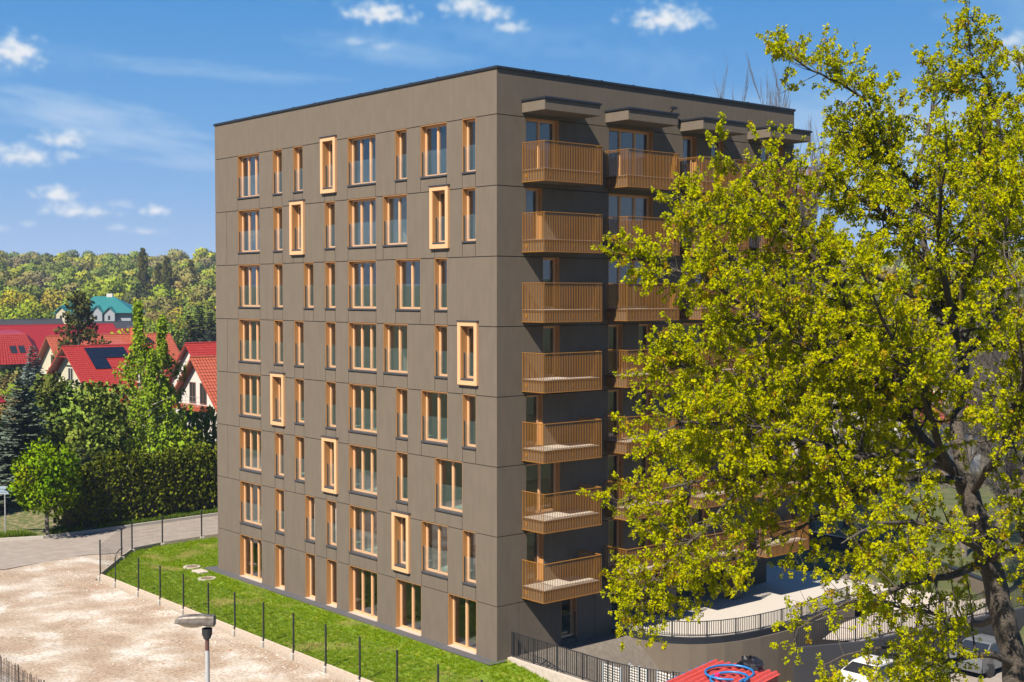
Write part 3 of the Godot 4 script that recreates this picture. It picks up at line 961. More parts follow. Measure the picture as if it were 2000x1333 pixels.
func balcony_bars() -> Array:
	var y0 := -2.82
	var y1 := -1.15
	var x1 := 1.47
	var wd := 3.4
	var h := MB.new()
	h.cbox(Vector3(x1 - 0.05, y1 - 0.005, 0.0), Vector3(x1 + 0.012, y1 + 0.025, -wd), 0.006)
	h.cbox(Vector3(0.01, y1 - 0.005, 0.012), Vector3(x1 - 0.051, y1 + 0.025, -0.04), 0.006)
	h.cbox(Vector3(0.01, y1 - 0.005, -wd - 0.012), Vector3(x1 - 0.051, y1 + 0.025, -wd + 0.04), 0.006)
	h.box(Vector3(x1 - 0.045, y0, -0.006), Vector3(x1 + 0.005, y0 + 0.03, -wd + 0.006))
	h.box(Vector3(0.01, y0, 0.008), Vector3(x1 - 0.046, y0 + 0.03, -0.036))
	h.box(Vector3(0.01, y0, -wd - 0.008), Vector3(x1 - 0.046, y0 + 0.03, -wd + 0.036))
	var hm := h.mesh()
	hm.surface_set_material(0, M.bronze)
	var b := MB.new()
	for i in 36:
		var z := -wd * i / 35.0
		b.box(Vector3(x1 - 0.029, y0 + 0.031, z - 0.0105), Vector3(x1 - 0.014, y1 - 0.006, z + 0.0105))
	for i in range(0, 14):
		var x := 0.04 + (x1 - 0.14) * i / 13.0
		b.box(Vector3(x - 0.013, y0 + 0.031, -0.024), Vector3(x + 0.013, y1 - 0.006, -0.006))
		b.box(Vector3(x - 0.015, y0 + 0.031, -wd + 0.004), Vector3(x + 0.015, y1 - 0.006, -wd + 0.024))
	var bm := b.mesh()
	bm.surface_set_material(0, M.bronze)
	var k := MB.new()
	for i in 3: k.cbox(Vector3(1.417, -2.62, -0.3 - i * 1.35), Vector3(x1 - 0.036, -2.46, -0.42 - i * 1.35), 0.005)
	k.cbox(Vector3(0.18, -2.62, -0.048), Vector3(0.32, -2.46, -0.026), 0.005)
	var km := k.mesh()
	km.surface_set_material(0, M.bronze)
	return [hm, bm, km]

# ================================================================ terrace, ramp, railings
var edge := PackedVector2Array([Vector2(0.0, -7.28), Vector2(0.8, -7.29), Vector2(1.6, -7.36), Vector2(2.3, -7.56), Vector2(2.9, -7.88), Vector2(3.45, -8.35), Vector2(3.9, -8.95), Vector2(4.25, -9.7), Vector2(4.5, -10.6), Vector2(4.65, -11.6), Vector2(4.72, -12.8), Vector2(4.7, -14.2), Vector2(4.55, -15.6), Vector2(4.3, -17.0), Vector2(4.05, -18.4), Vector2(3.9, -20.0)])

func strip_wall(line: PackedVector2Array, y0: float, y1: float, thick: float, m: Material, called: String, parent: Node, kind := "") -> MeshInstance3D:
	var b := MB.new()
	var off := PackedVector2Array()
	for i in line.size():
		var d := (line[mini(i + 1, line.size() - 1)] - line[maxi(i - 1, 0)]).normalized()
		off.append(line[i] + Vector2(-d.y, d.x) * thick)
	for i in line.size() - 1:
		var a := line[i]
		var c := line[i + 1]
		var a2 := off[i]
		var c2 := off[i + 1]
		var k0 := b.v.size()
		b.quad(Vector3(a.x, y0, a.y), Vector3(c.x, y0, c.y), Vector3(c.x, y1, c.y), Vector3(a.x, y1, a.y))
		if line.size() > 6:
			var n0 := (line[i] - off[i]).normalized()
			var n1 := (line[i + 1] - off[i + 1]).normalized()
			for q in [[0, n0], [1, n1], [2, n1], [3, n0]]:
				var g := Vector3(q[1].x, 0, q[1].y)
				b.n[k0 + q[0]] = g if g.dot(b.n[k0 + q[0]]) > 0.0 else -g
		b.quad(Vector3(c2.x, y0, c2.y), Vector3(a2.x, y0, a2.y), Vector3(a2.x, y1, a2.y), Vector3(c2.x, y1, c2.y))
		b.quad(Vector3(a.x, y1, a.y), Vector3(c.x, y1, c.y), Vector3(c2.x, y1, c2.y), Vector3(a2.x, y1, a2.y))
	for i in [0, line.size() - 1]:
		b.quad(Vector3(line[i].x, y0, line[i].y), Vector3(off[i].x, y0, off[i].y), Vector3(off[i].x, y1, off[i].y), Vector3(line[i].x, y1, line[i].y))
	return put(b.mesh(), m, called, parent, kind)

func bar_railing(called: String, line: PackedVector2Array, y: float, hgt: float, label: String, cat := "railing") -> Node3D:
	var t := thing(called, Vector3(line[0].x, y, line[0].y), label, cat)
	var o := Vector3(line[0].x, y, line[0].y)
	var rail := MB.new()
	var bars := MB.new()
	var posts := []
	var acc := 0.0
	var next_post := 0.05
	for i in line.size() - 1:
		var a := Vector3(line[i].x, y, line[i].y) - o
		var c := Vector3(line[i + 1].x, y, line[i + 1].y) - o
		for h in [0.08, hgt]:
			rail.tube(a + Vector3(0, h, 0), c + Vector3(0, h, 0), 0.022, 0.022, 5)
		var ln := a.distance_to(c)
		var s := 0.0
		while s < ln:
			var p := a.lerp(c, s / ln)
			if acc >= next_post:
				posts.append(p)
				next_post += 1.6
			bars.box(p + Vector3(-0.011, 0.08, -0.011), p + Vector3(0.011, hgt, 0.011))
			s += 0.11
			acc += 0.11
	put(rail.mesh(), M.dark_paint, "handrail", t)
	put(bars.mesh(), M.dark_paint, "balusters", t, "stuff")
	for p in posts:
		var q := MB.new()
		q.cbox(p + Vector3(-0.028, -0.15, -0.028), p + Vector3(0.028, hgt + 0.02, 0.028), 0.005)
		put(q.mesh(), M.dark_paint, "post", t)
	return t

func make_terrace() -> void:
	var poly := PackedVector2Array(edge)
	poly.append_array(PackedVector2Array([Vector2(3.9, -24.0), Vector2(-8.0, -24.0), Vector2(-8.0, -6.95), Vector2(0.0, -6.95)]))
	var t := thing("terrace", Vector3.ZERO, "curved concrete terrace beside the undercroft with taupe retaining wall", "terrace")
	flat(poly, 0.28, "paving", M.concrete, t, "")
	strip_wall(edge, 0.05, 0.33, 0.12, M.metal_dark, "edge_trim", t)
	var inner := PackedVector2Array()
	for p in edge: inner.append(p + Vector2(-0.06, -0.06))
	strip_wall(inner, -3.2, 0.05, 0.25, M.render2, "retaining_wall", t)
	var rl := PackedVector2Array()
	for p in edge: rl.append(p + Vector2(-0.10, -0.08))
	bar_railing("terrace_railing", rl, 0.30, 0.72, "dark bar railing curving round the terrace edge")
	# white louvres low on the curved wall
	var lv := [[3.3, 4.35, 0.10, -3.2, "white slatted screen behind the dark railing, next to the building"], [4.85, 5.85, 0.38, -3.2, "white slatted screen behind the dark railing, middle one"], [6.4, 7.8, 0.46, -3.2, "white slatted screen behind the dark railing, beside the red container"]]
	for q in lv:
		var s := thing("louvre_screen", Vector3(q[0], q[2], q[3]), q[4], "screen", "white slatted screens behind the railing")
		var w: float = q[1] - q[0]
		var f := MB.new()
		for x in [0.0, w * 0.55, w]: f.cbox(Vector3(x - 0.03, -3.0, 0.0), Vector3(x + 0.03, 0.05, 0.10), 0.006)
		put(f.mesh(), plain(L(0.5, 0.56, 0.64), 0.5), "frame", s)
		for i in 16:
			var sl := MB.new()
			sl.quad(Vector3(0.03, -0.02 - i * 0.115, 0.02), Vector3(w - 0.03, -0.02 - i * 0.115, 0.02), Vector3(w - 0.03, -0.02 - i * 0.115 - 0.05, 0.085), Vector3(0.03, -0.02 - i * 0.115 - 0.05, 0.085))
			sl.box(Vector3(0.03, -0.02 - i * 0.115 - 0.062, 0.075), Vector3(w - 0.03, -0.02 - i * 0.115 - 0.03, 0.088))
			put(sl.mesh(), M.white, "slat", s)
	# ramp down to the basement
	var rh := func(x: float, z: float) -> float:
		return 0.08 - 2.6 * smooth(0.9, 4.2, x)
	var in_ramp := func(x: float, z: float) -> bool:
		return z < -0.8 and x > -0.4 and Vector2(x, z + 12.0).length() < 14.5
	tag(sheet(-0.6, 13.0, -26.0, -0.6, 0.4, rh, in_ramp, "driveway", M.ramp, 10.0), "grey driveway sinking between the railing wall and the terrace", "driveway")
	# outer wall and its railing
	var outer := PackedVector2Array([Vector2(0.05, -0.78)])
	for i in 9: outer.append(Vector2(0.6 + 0.6 * i, -0.75))
	for i in range(1, 9):
		var a := PI / 2 - i * 0.125
		outer.append(Vector2(5.4 + cos(a) * 6.4, -7.15 + sin(a) * 6.4))
	var w2 := thing("ramp_wall", Vector3.ZERO, "low white concrete wall carrying the dark railing at the building corner", "wall")
	var ow := PackedVector2Array()
	for i in range(outer.size() - 1, -1, -1): ow.append(outer[i])
	strip_wall(ow, -2.8, 0.12, -0.22, M.pale_concrete, "concrete_wall", w2)
	bar_railing("ramp_railing", outer, 0.14, 1.06, "dark bar railing on the white wall beside the lawn")

# ================================================================ site fence
func make_fences() -> void:
	var ps := [-27.3, -25.23, -22.34, -19.77, -17.15, -14.52, -11.9, -9.23, -6.63, -4.02, -1.46, 1.15, 3.8, 6.4]
	var t := thing("mesh_fence", Vector3(-27.3, 0, 6.05), "dark post and wire fence on concrete boards between lawn and sand", "fence")
	var o := Vector3(-27.3, 0, 6.05)
	for i in ps.size():
		var p := Vector3(ps[i], 0, 6.05) - o
		var b := MB.new()
		if i == 1:
			b.path(PackedVector3Array([p + Vector3(0, -0.4, 0.02), p + Vector3(0, 1.35, 0.02), p + Vector3(-0.04, 1.62, -0.06), p + Vector3(-0.16, 1.78, -0.3), p + Vector3(-0.3, 1.82, -0.55)]), PackedFloat32Array([0.03, 0.03, 0.03, 0.03, 0.03]), 8)
		else:
			b.cbox(p + Vector3(-0.032, -0.4, -0.032), p + Vector3(0.032, 1.86 if i else 2.1, 0.032), 0.005)
		put(b.mesh(), M.dark_paint, "post", t)
		var f := MB.new()
		f.cbox(p + Vector3(-0.10, -0.4, -0.10), p + Vector3(0.10, 0.08, 0.13), 0.01)
		put(f.mesh(), M.concrete, "footing", t)
		if i < ps.size() - 1:
			var q := Vector3(ps[i + 1], 0, 6.05) - o
			var pl := MB.new()
			pl.cbox(p + Vector3(0.101, -0.4, -0.035), q + Vector3(-0.101, 0.2 + 0.008 * (i % 3), 0.035), 0.006)
			put(pl.mesh(), M.plinth, "concrete_board", t)
			var wr := MB.new()
			wires(wr, p + Vector3(0.04, 0.24, -0.036), q + Vector3(-0.04, 0.24, -0.036), 1.5, 0.0022)
			put(wr.mesh(), M.dark_paint, "wire_mesh", t, "stuff")
	# the fence turns the corner and follows the road
	var r := [Vector3(-27.3, 0, 6.05), Vector3(-31.2, 0, 3.08), Vector3(-32.92, 0, 1.65), Vector3(-33.62, 0, -0.67), Vector3(-33.93, 0, -3.52), Vector3(-34.1, 0, -6.2), Vector3(-34.2, 0, -8.9)]
	var t2 := thing("road_fence", r[1], "dark mesh fence with white foot boards turning along the road", "fence")
	for i in r.size():
		var p: Vector3 = r[i] - r[1]
		if i > 0:
			var b := MB.new()
			b.cbox(p + Vector3(-0.035, -0.4, -0.035), p + Vector3(0.035, 1.85, 0.035), 0.005)
			put(b.mesh(), M.dark_paint, "post", t2)
			var f := MB.new()
			f.cbox(p + Vector3(-0.14, -0.4, -0.14), p + Vector3(0.14, 0.16, 0.14), 0.01)
			put(f.mesh(), M.concrete, "footing", t2)
		if i < r.size() - 1:
			var q: Vector3 = r[i + 1] - r[1]
			var d := (q - p).normalized()
			var s := d.cross(Vector3.UP) * 0.035
			var a := p + d * 0.15
			var c := q - d * 0.15
			var w := MB.new()
			var h := Vector3(0, 0.22, 0)
			var g := Vector3(0, -0.4, 0)
			w.quad(a + s + g, c + s + g, c + s + h, a + s + h)
			w.quad(c - s + g, a - s + g, a - s + h, c - s + h)
			w.quad(a + s + h, c + s + h, c - s + h, a - s + h)
			w.quad(c + s + g, c - s + g, c - s + h, c + s + h)
			put(w.mesh(), M.plinth, "concrete_board", t2)
			var wr := MB.new()
			wires(wr, p + Vector3(0, 0.24, 0), q + Vector3(0, 0.24, 0), 1.55, 0.0026)
			put(wr.mesh(), M.dark_paint, "wire_mesh", t2, "stuff")
	# loose steel mesh at the edge of the lot
	var t3 := thing("steel_mesh_panel", Vector3(-13.0, -0.1, 17.6), "rusty grey steel mesh panel standing on the sandy lot", "fence")
	var m := MB.new()
	var steel := plain(L(0.17, 0.14, 0.12), 0.6, 0.3)
	for i in 56:
		var x := i * 0.145
		m.tube(Vector3(x, 0, 0), Vector3(x + 0.02 * sin(i * 2.3), 1.5 + 0.06 * sin(i * 1.7), 0.02 * sin(i * 1.1)), 0.014, 0.014, 5)
	for h in [0.35, 0.85, 1.3]: m.tube(Vector3(0, h, 0.012), Vector3(8.0, h, 0.012), 0.012, 0.012, 5)
	put(m.mesh(), steel, "mesh_wires", t3, "stuff")
	for i in 4:
		var p := MB.new()
		p.tube(Vector3(i * 2.66, -0.3, 0.03), Vector3(i * 2.66, 1.6, 0.03), 0.03, 0.03, 8, true)
		put(p.mesh(), steel, "stake", t3)

func wires(b: MB, p: Vector3, q: Vector3, h: float, rad: float) -> void:
	var ln := p.distance_to(q)
	var k := int(ln / 0.1)
	for i in k + 1:
		var a := p.lerp(q, float(i) / k)
		b.tube(a, a + Vector3(0, h, 0), rad, rad, 3)
	for i in 9:
		var y := Vector3(0, h * i / 8.0, 0)
		var rr := rad * (2.0 if i == 8 else 1.0)
		b.tube(p + y, q + y, rr, rr, 3)

# ================================================================ street things
func make_street() -> void:
	# the old street lamp in front
	var t := thing("street_lamp", Vector3(15.46, -0.15, 21.53), "weathered street lamp with boxy metal head on a thin white pole", "street lamp")
	var pole := MB.new()
	pole.tube(Vector3(0, 0, 0), Vector3(0, 3.0, 0), 0.075, 0.062, 12)
	pole.tube(Vector3(0, 3.0, 0), Vector3(0, 7.75, 0), 0.058, 0.052, 12)
	put(pole.mesh(), grained([[0.0, L(0.52, 0.54, 0.58)], [1.0, L(0.74, 0.76, 0.82)]], 71, 0.05, 0.8, 0.45, true, 4, 256), "pole", t)
	var neck := MB.new()
	neck.tube(Vector3(0, 7.72, 0), Vector3(0, 8.1, 0), 0.045, 0.05, 12)
	put(neck.mesh(), plain(L(0.16, 0.07, 0.06), 0.6), "neck", t)
	var soc := MB.new()
	soc.tube(Vector3(0, 8.02, 0), Vector3(0, 8.12, 0), 0.075, 0.115, 14)
	soc.tube(Vector3(0, 8.12, 0), Vector3(0, 8.26, 0), 0.115, 0.12, 14)
	put(soc.mesh(), plain(L(0.02, 0.022, 0.028), 0.6), "socket", t)
	# head: lofted rings from the pole end to the rounded nose
	var dir := Vector3(-0.649, 0.0, 0.761)
	var sd := Vector3(dir.z, 0, -dir.x)
	var rings := []
	for q in [[-0.19, 0.085, 0.10, 8.46], [-0.175, 0.125, 0.145, 8.46], [0.0, 0.15, 0.15, 8.47], [0.18, 0.155, 0.145, 8.475], [0.38, 0.155, 0.14, 8.47], [0.52, 0.15, 0.135, 8.465], [0.62, 0.135, 0.12, 8.455], [0.69, 0.105, 0.09, 8.445], [0.73, 0.06, 0.05, 8.43], [0.742, 0.015, 0.015, 8.42]]:
		var ring := []
		for i in 14:
			var a := TAU * i / 14.0
			var cx := signf(cos(a)) * pow(absf(cos(a)), 0.5)
			var cy := signf(sin(a)) * pow(absf(sin(a)), 0.55)
			if cy < 0.0: cy = maxf(cy * 0.8, -0.75 if q[0] < 0.1 else -0.3)
			ring.append(dir * q[0] + sd * cx * q[1] + Vector3(0, q[3] - 0.04 + cy * q[2], 0))
		rings.append(ring)
	var hd := MB.new()
	for j in rings.size() - 1:
		for i in 14:
			hd.quad(rings[j][i], rings[j][(i + 1) % 14], rings[j + 1][(i + 1) % 14], rings[j + 1][i])
	for i in 14: hd.tri(dir * -0.19 + Vector3(0, 8.42, 0), rings[0][(i + 1) % 14], rings[0][i])
	var rust := grained([[0.0, L(0.10, 0.075, 0.055)], [0.4, L(0.19, 0.16, 0.135)], [0.6, L(0.28, 0.26, 0.24)], [1.0, L(0.50, 0.47, 0.45)]], 72, 0.012, 0.9, 0.55, true, 5, 256)
	rust.metallic = 0.35
	put(hd.mesh(), rust, "housing", t)
	var gl := MB.new()
	var pr := []
	for j in 7:
		var f := j / 6.0
		var x := lerpf(0.12, 0.66, f)
		var dp := 0.14 * pow(sin(PI * (0.15 + 0.75 * f)), 0.6) * (1.0 - 0.25 * f)
		var wd := 0.125 * sqrt(sin(PI * clampf(0.12 + 0.8 * f, 0.0, 1.0)))
		var ring := []
		for i in 9:
			var a := PI * i / 8.0
			ring.append(dir * x + sd * cos(a) * wd + Vector3(0, 8.41 - sin(a) * dp * 1.15, 0))
		pr.append(ring)
	for j in 6:
		for i in 8:
			gl.quad(pr[j][i], pr[j + 1][i], pr[j + 1][i + 1], pr[j][i + 1])
	put(gl.mesh(), plain(L(0.85, 0.72, 0.52), 0.15), "lens", t)

	# street sign on a pole
	var s := thing("street_sign", Vector3(-43.1, 0.02, 5.75), "pale blue street sign board on a thin grey pole", "sign")
	var sp := MB.new()
	sp.tube(Vector3(0, 0, 0), Vector3(0, 3.0, 0), 0.045, 0.045, 10)
	put(sp.mesh(), plain(L(0.55, 0.58, 0.62), 0.45, 0.3), "pole", s)
	var rt := Vector3(0.649, 0, -0.761)
	var fd := Vector3(0.761, 0, 0.649)
	var bd := MB.new()
	var c0 := Vector3(0, 2.75, 0) - rt * 1.0 + fd * 0.05
	var u := rt * 1.5
	var v := Vector3(0, 0.52, 0)
	bd.quad(c0, c0 + u, c0 + u + v, c0 + v)
	bd.quad(c0 + u - fd * 0.03, c0 - fd * 0.03, c0 + v - fd * 0.03, c0 + u + v - fd * 0.03)
	bd.quad(c0 + u, c0 + u - fd * 0.03, c0 + u + v - fd * 0.03, c0 + u + v)
	bd.quad(c0 + v, c0 + u + v, c0 + u + v - fd * 0.03, c0 + v - fd * 0.03)
	put(bd.mesh(), plain(L(0.42, 0.55, 0.68), 0.4), "board", s)
	var ln := MB.new()
	for q in [[0.12, 1.42, 0.12, 0.16], [0.5, 1.3, 0.30, 0.35]]:
		var a : Vector3 = c0 + rt * q[0] + Vector3(0, q[2], 0) + fd * 0.004
		var b : Vector3 = c0 + rt * q[1] + Vector3(0, q[2], 0) + fd * 0.004
		ln.quad(a, b, b + Vector3(0, q[3] - q[2], 0), a + Vector3(0, q[3] - q[2], 0))
	put(ln.mesh(), plain(L(0.10, 0.16, 0.24), 0.5), "marking", s)

# ================================================================ houses
func tiled_slope(r0: Vector3, r1: Vector3, e0: Vector3, e1: Vector3, pitch := 0.32, course := 0.42) -> MB:
	var b := MB.new()
	var across := r1 - r0
	var nx := maxi(2, int(across.length() / pitch))
	var ny := maxi(2, int((e0 - r0).length() / course))
	var nrm := (e0 - r0).cross(r1 - r0).normalized()
	if nrm.y < 0: nrm = -nrm
	for j in ny:
		var f0 := float(j) / ny
		var f1 := float(j + 1) / ny
		for i in nx:
			for h in 2:
				var g0 := (i + 0.5 * h) / nx
				var g1 := (i + 0.5 * h + 0.5) / nx
				var h0 := 0.0 if h == 0 else 0.055
				var h1 := 0.055 if h == 0 else 0.0
				var a := r0.lerp(r1, g0).lerp(e0.lerp(e1, g0), f0) + nrm * h0
				var c := r0.lerp(r1, g1).lerp(e0.lerp(e1, g1), f0) + nrm * h1
				var d := r0.lerp(r1, g1).lerp(e0.lerp(e1, g1), f1) + nrm * (h1 + 0.045)
				var e := r0.lerp(r1, g0).lerp(e0.lerp(e1, g0), f1) + nrm * (h0 + 0.045)
				if (c - a).cross(d - a).dot(nrm) > 0: b.quad(a, c, d, e)
				else: b.quad(e, d, c, a)
				# the step at the lower edge of each course
				if j < ny - 1: b.quad(e, d, d - nrm * 0.045, e - nrm * 0.045)
	# underside
	b.quad(r0 - nrm * 0.12, e0 - nrm * 0.12, e1 - nrm * 0.12, r1 - nrm * 0.12)
	return b

func house(called: String, label: String, at: Vector3, half: float, length: float, eave: float, ridge: float, roof: Material, wall: Material, over := 0.7, cat := "house") -> Node3D:
	# ridge runs along -z; at = middle of the front gable on the ground
	var t := thing(called, at, label, cat)
	var w := MB.new()
	var slope := (ridge - eave) / half
	var yw := eave + 0.0
	w.quad(Vector3(-half, -1, 0), Vector3(half, -1, 0), Vector3(half, yw, 0), Vector3(-half, yw, 0))
	w.tri(Vector3(-half, yw, 0), Vector3(half, yw, 0), Vector3(0, ridge - 0.1, 0))
	w.quad(Vector3(half, -1, 0), Vector3(half, -1, -length), Vector3(half, yw, -length), Vector3(half, yw, 0))
	w.quad(Vector3(-half, -1, -length), Vector3(-half, -1, 0), Vector3(-half, yw, 0), Vector3(-half, yw, -length))
	w.quad(Vector3(half, -1, -length), Vector3(-half, -1, -length), Vector3(-half, yw, -length), Vector3(half, yw, -length))
	w.tri(Vector3(half, yw, -length), Vector3(-half, yw, -length), Vector3(0, ridge - 0.1, -length))
	put(w.mesh(), wall, "wall", t)
	var ex := half + 0.6
	var ye := ridge - slope * ex
	var rf: MeshInstance3D = null
	for s in [-1.0, 1.0]:
		var m := tiled_slope(Vector3(0, ridge, over), Vector3(0, ridge, -length - over), Vector3(s * ex, ye, over), Vector3(s * ex, ye, -length - over))
		rf = put(m.mesh(), roof, "roof_slope", t)
		var bg := MB.new()
		var n := Vector3(slope, 1, 0).normalized()
		n.x *= s
		for z in [over + 0.02, -length - over - 0.06]:
			var a := Vector3(0, ridge + 0.04, z)
			var e := Vector3(s * ex, ye + 0.04, z)
			var dn := Vector3(0, -0.26, 0)
			var bk := Vector3(0, 0, -0.06)
			bg.quad(a, e, e + dn, a + dn)
			bg.quad(a + bk, e + bk, e + dn + bk, a + dn + bk)
			bg.quad(a, e, e + bk, a + bk)
			bg.quad(a + dn, e + dn, e + dn + bk, a + dn + bk)
		put(bg.mesh(), roof, "barge_board", t)
	var rt := MB.new()
	rt.tube(Vector3(0, ridge + 0.03, over + 0.03), Vector3(0, ridge + 0.03, -length - over - 0.03), 0.13, 0.13, 8)
	put(rt.mesh(), roof, "ridge_tile", t)
	return t

func opening(t: Node, x0: float, x1: float, y0: float, y1: float, z: float, frame: Material, panes := 2) -> void:
	var f := MB.new()
	f.box(Vector3(x0, y0, z), Vector3(x1, y0 + 0.07, z + 0.05))
	f.box(Vector3(x0, y1 - 0.07, z), Vector3(x1, y1, z + 0.05))
	f.box(Vector3(x0, y0 + 0.07, z), Vector3(x0 + 0.08, y1 - 0.07, z + 0.05))
	f.box(Vector3(x1 - 0.08, y0 + 0.07, z), Vector3(x1, y1 - 0.07, z + 0.05))
	if panes > 1: f.box(Vector3((x0 + x1) / 2 - 0.04, y0 + 0.07, z), Vector3((x0 + x1) / 2 + 0.04, y1 - 0.07, z + 0.05))
	var w := put(f.mesh(), frame, "window", t)
	var p := MB.new()
	p.quad(Vector3(x0 + 0.05, y0 + 0.05, z + 0.02), Vector3(x1 - 0.05, y0 + 0.05, z + 0.02), Vector3(x1 - 0.05, y1 - 0.05, z + 0.02), Vector3(x0 + 0.05, y1 - 0.05, z + 0.02))
	put(p.mesh(), M.window_dark, "pane", w)

func boxpart(t: Node, lo: Vector3, hi: Vector3, m: Material, called: String) -> MeshInstance3D:
	var b := MB.new()
	b.cbox(lo, hi, minf(0.02, (hi - lo).abs()[(hi - lo).abs().min_axis_index()] * 0.3))
	return put(b.mesh(), m, called, t)

func make_houses() -> void:
	var brown := plain(L(0.22, 0.10, 0.06), 0.5)
	# white gabled house beside the block
	var a := house("white_house", "white gabled house with orange red tiles and twin balcony doors", Vector3(-77.8, 0, -25.6), 5.0, 11.0, 4.9, 9.4, M.orange_tile, M.wall_white, 0.8)
	opening(a, -1.75, -0.45, 4.75, 6.85, 0.01, brown)
	opening(a, 0.5, 1.9, 4.75, 6.85, 0.01, brown)
	opening(a, -1.2, 0.2, 1.2, 3.2, 0.01, M.white)
	boxpart(a, Vector3(-3.2, 4.15, 0.02), Vector3(2.9, 4.62, 1.3), M.orange_tile, "balcony")
	var rl := MB.new()
	for y in [5.1, 5.55]: rl.tube(Vector3(-3.2, y, 1.25), Vector3(2.9, y, 1.25), 0.02, 0.02, 5)
	for i in 9: rl.tube(Vector3(-3.2 + i * 0.76, 4.6, 1.25), Vector3(-3.2 + i * 0.76, 5.55, 1.25), 0.014, 0.014, 4)
	put(rl.mesh(), plain(L(0.5, 0.5, 0.52), 0.4, 0.5), "balcony_rail", a)
	boxpart(a, Vector3(1.6, 0, 0.5), Vector3(1.95, 4.14, 0.85), M.wall_white, "pillar")
	# house with solar panels
	var b := house("solar_house", "crimson tiled house with black solar panels on the roof", Vector3(-119.8, 0, -29.4), 7.2, 9.6, 4.2, 9.1, M.red_tile, M.cream, 1.2)
	opening(b, -1.0, 0.6, 4.6, 6.4, 0.01, M.white)
	opening(b, 1.6, 3.0, 1.6, 3.2, 0.01, M.white)
	boxpart(b, Vector3(-1.9, 7.75, 1.0), Vector3(1.9, 7.9, 1.12), M.crimson_tile, "collar_beam")
	var sl := 4.9 / 7.2
	var ln := sqrt(1.0 + sl * sl)
	for row in 2:
		for i in (5 if row == 0 else 2):
			var m := MB.new()
			var x0 := 0.45 + row * 1.87
			var x1 := x0 + 1.82
			var z0 := -1.45 - i * 1.06
			var z1 := z0 - 1.03
			var up := Vector3(sl, 1, 0).normalized() * 0.16
			var p := [Vector3(x0, 9.1 - x0 * sl, z0), Vector3(x1, 9.1 - x1 * sl, z0), Vector3(x1, 9.1 - x1 * sl, z1), Vector3(x0, 9.1 - x0 * sl, z1)]
			m.quad(p[0] + up, p[1] + up, p[2] + up, p[3] + up)
			m.quad(p[0] + up * 0.7, p[1] + up * 0.7, p[1] + up, p[0] + up)
			m.quad(p[1] + up * 0.7, p[2] + up * 0.7, p[2] + up, p[1] + up)
			put(m.mesh(), M.solar, "solar_panel", b)
	boxpart(b, Vector3(7.3, 2.4, -8.6), Vector3(10.5, 3.0, -2.2), M.red_tile, "porch_roof")
	boxpart(b, Vector3(9.6, -0.5, -3.2), Vector3(10.0, 2.39, -2.6), M.wall_white, "porch_pillar")
	# orange house behind it
	var c := house("orange_house", "orange tiled house with a cream gable behind the tall pine", Vector3(-160.8, 0, -42.8), 5.5, 8.0, 4.4, 9.1, M.orange_tile, M.cream, 1.0)
	opening(c, -0.6, 0.6, 3.6, 6.2, 0.01, brown)
	boxpart(c, Vector3(-3.0, 2.6, 0.02), Vector3(3.0, 3.3, 1.4), M.white, "balcony")
	# orange house with the tall chimney
	var d := house("chimney_house", "orange tiled house with a bright orange brick chimney", Vector3(-150.4, 0, -43.0), 5.5, 14.0, 4.6, 9.5, M.orange_tile, M.cream, 0.6)
	var ch := boxpart(d, Vector3(1.0, 7.0, -9.2), Vector3(2.4, 10.6, -7.6), M.chimney, "chimney")
	boxpart(ch, Vector3(0.95, 10.61, -9.25), Vector3(2.45, 10.75, -7.55), M.slate, "chimney_cap")
	var cowl := MB.new()
	cowl.tube(Vector3(1.7, 10.75, -8.4), Vector3(1.7, 11.2, -8.4), 0.2, 0.2, 10, true)
	put(cowl.mesh(), plain(L(0.6, 0.62, 0.66), 0.3, 0.7), "cowl", ch)
	var dm := MB.new()
	dm.quad(Vector3(1.2, 8.9, -2.0), Vector3(5.0, 7.7, -2.0), Vector3(5.0, 7.7, -6.0), Vector3(1.2, 8.9, -6.0))
	dm.tri(Vector3(1.2, 8.9, -2.0), Vector3(5.0, 5.0, -2.0), Vector3(5.0, 7.7, -2.0))
	dm.quad(Vector3(5.0, 7.7, -2.0), Vector3(5.0, 5.0, -2.0), Vector3(5.0, 5.0, -6.0), Vector3(5.0, 7.7, -6.0))
	dm.tri(Vector3(1.2, 8.9, -6.0), Vector3(5.0, 7.7, -6.0), Vector3(5.0, 5.0, -6.0))
	put(dm.mesh(), M.orange_tile, "dormer", d)
	# big red roof with a hipped front
	var e := house("hipped_house", "large house with long crimson roof and a roof window", Vector3(-202.0, 0, -40.0), 9.0, 30.0, 4.0, 9.9, M.crimson_tile, M.cream, 0.6)
	var hp := tiled_slope(Vector3(7.2, 8.6, -6.0), Vector3(7.2, 8.6, -11.0), Vector3(11.4, 3.3, -4.6), Vector3(11.4, 3.3, -12.4))
	var hm := put(hp.mesh(), M.red_tile, "hip_roof", e)
	var hs := MB.new()
	hs.tri(Vector3(7.2, 8.6, -11.0), Vector3(11.4, 3.3, -12.4), Vector3(4.0, 6.9, -14.0))
	hs.tri(Vector3(7.2, 8.6, -6.0), Vector3(4.0, 6.9, -3.0), Vector3(11.4, 3.3, -4.6))
	hs.quad(Vector3(7.2, 8.6, -6.0), Vector3(7.2, 8.6, -11.0), Vector3(0.5, 9.3, -11.0), Vector3(0.5, 9.3, -6.0))
	put(hs.mesh(), M.crimson_tile, "hip_side", hm)
	for i in 2:
		var z := -7.4 - i * 1.5
		var sw := MB.new()
		sw.quad(Vector3(9.0, 6.5, z), Vector3(10.0, 5.25, z), Vector3(10.0, 5.25, z - 1.1), Vector3(9.0, 6.5, z - 1.1))
		put(sw.mesh(), M.window_dark, "roof_window", hm)
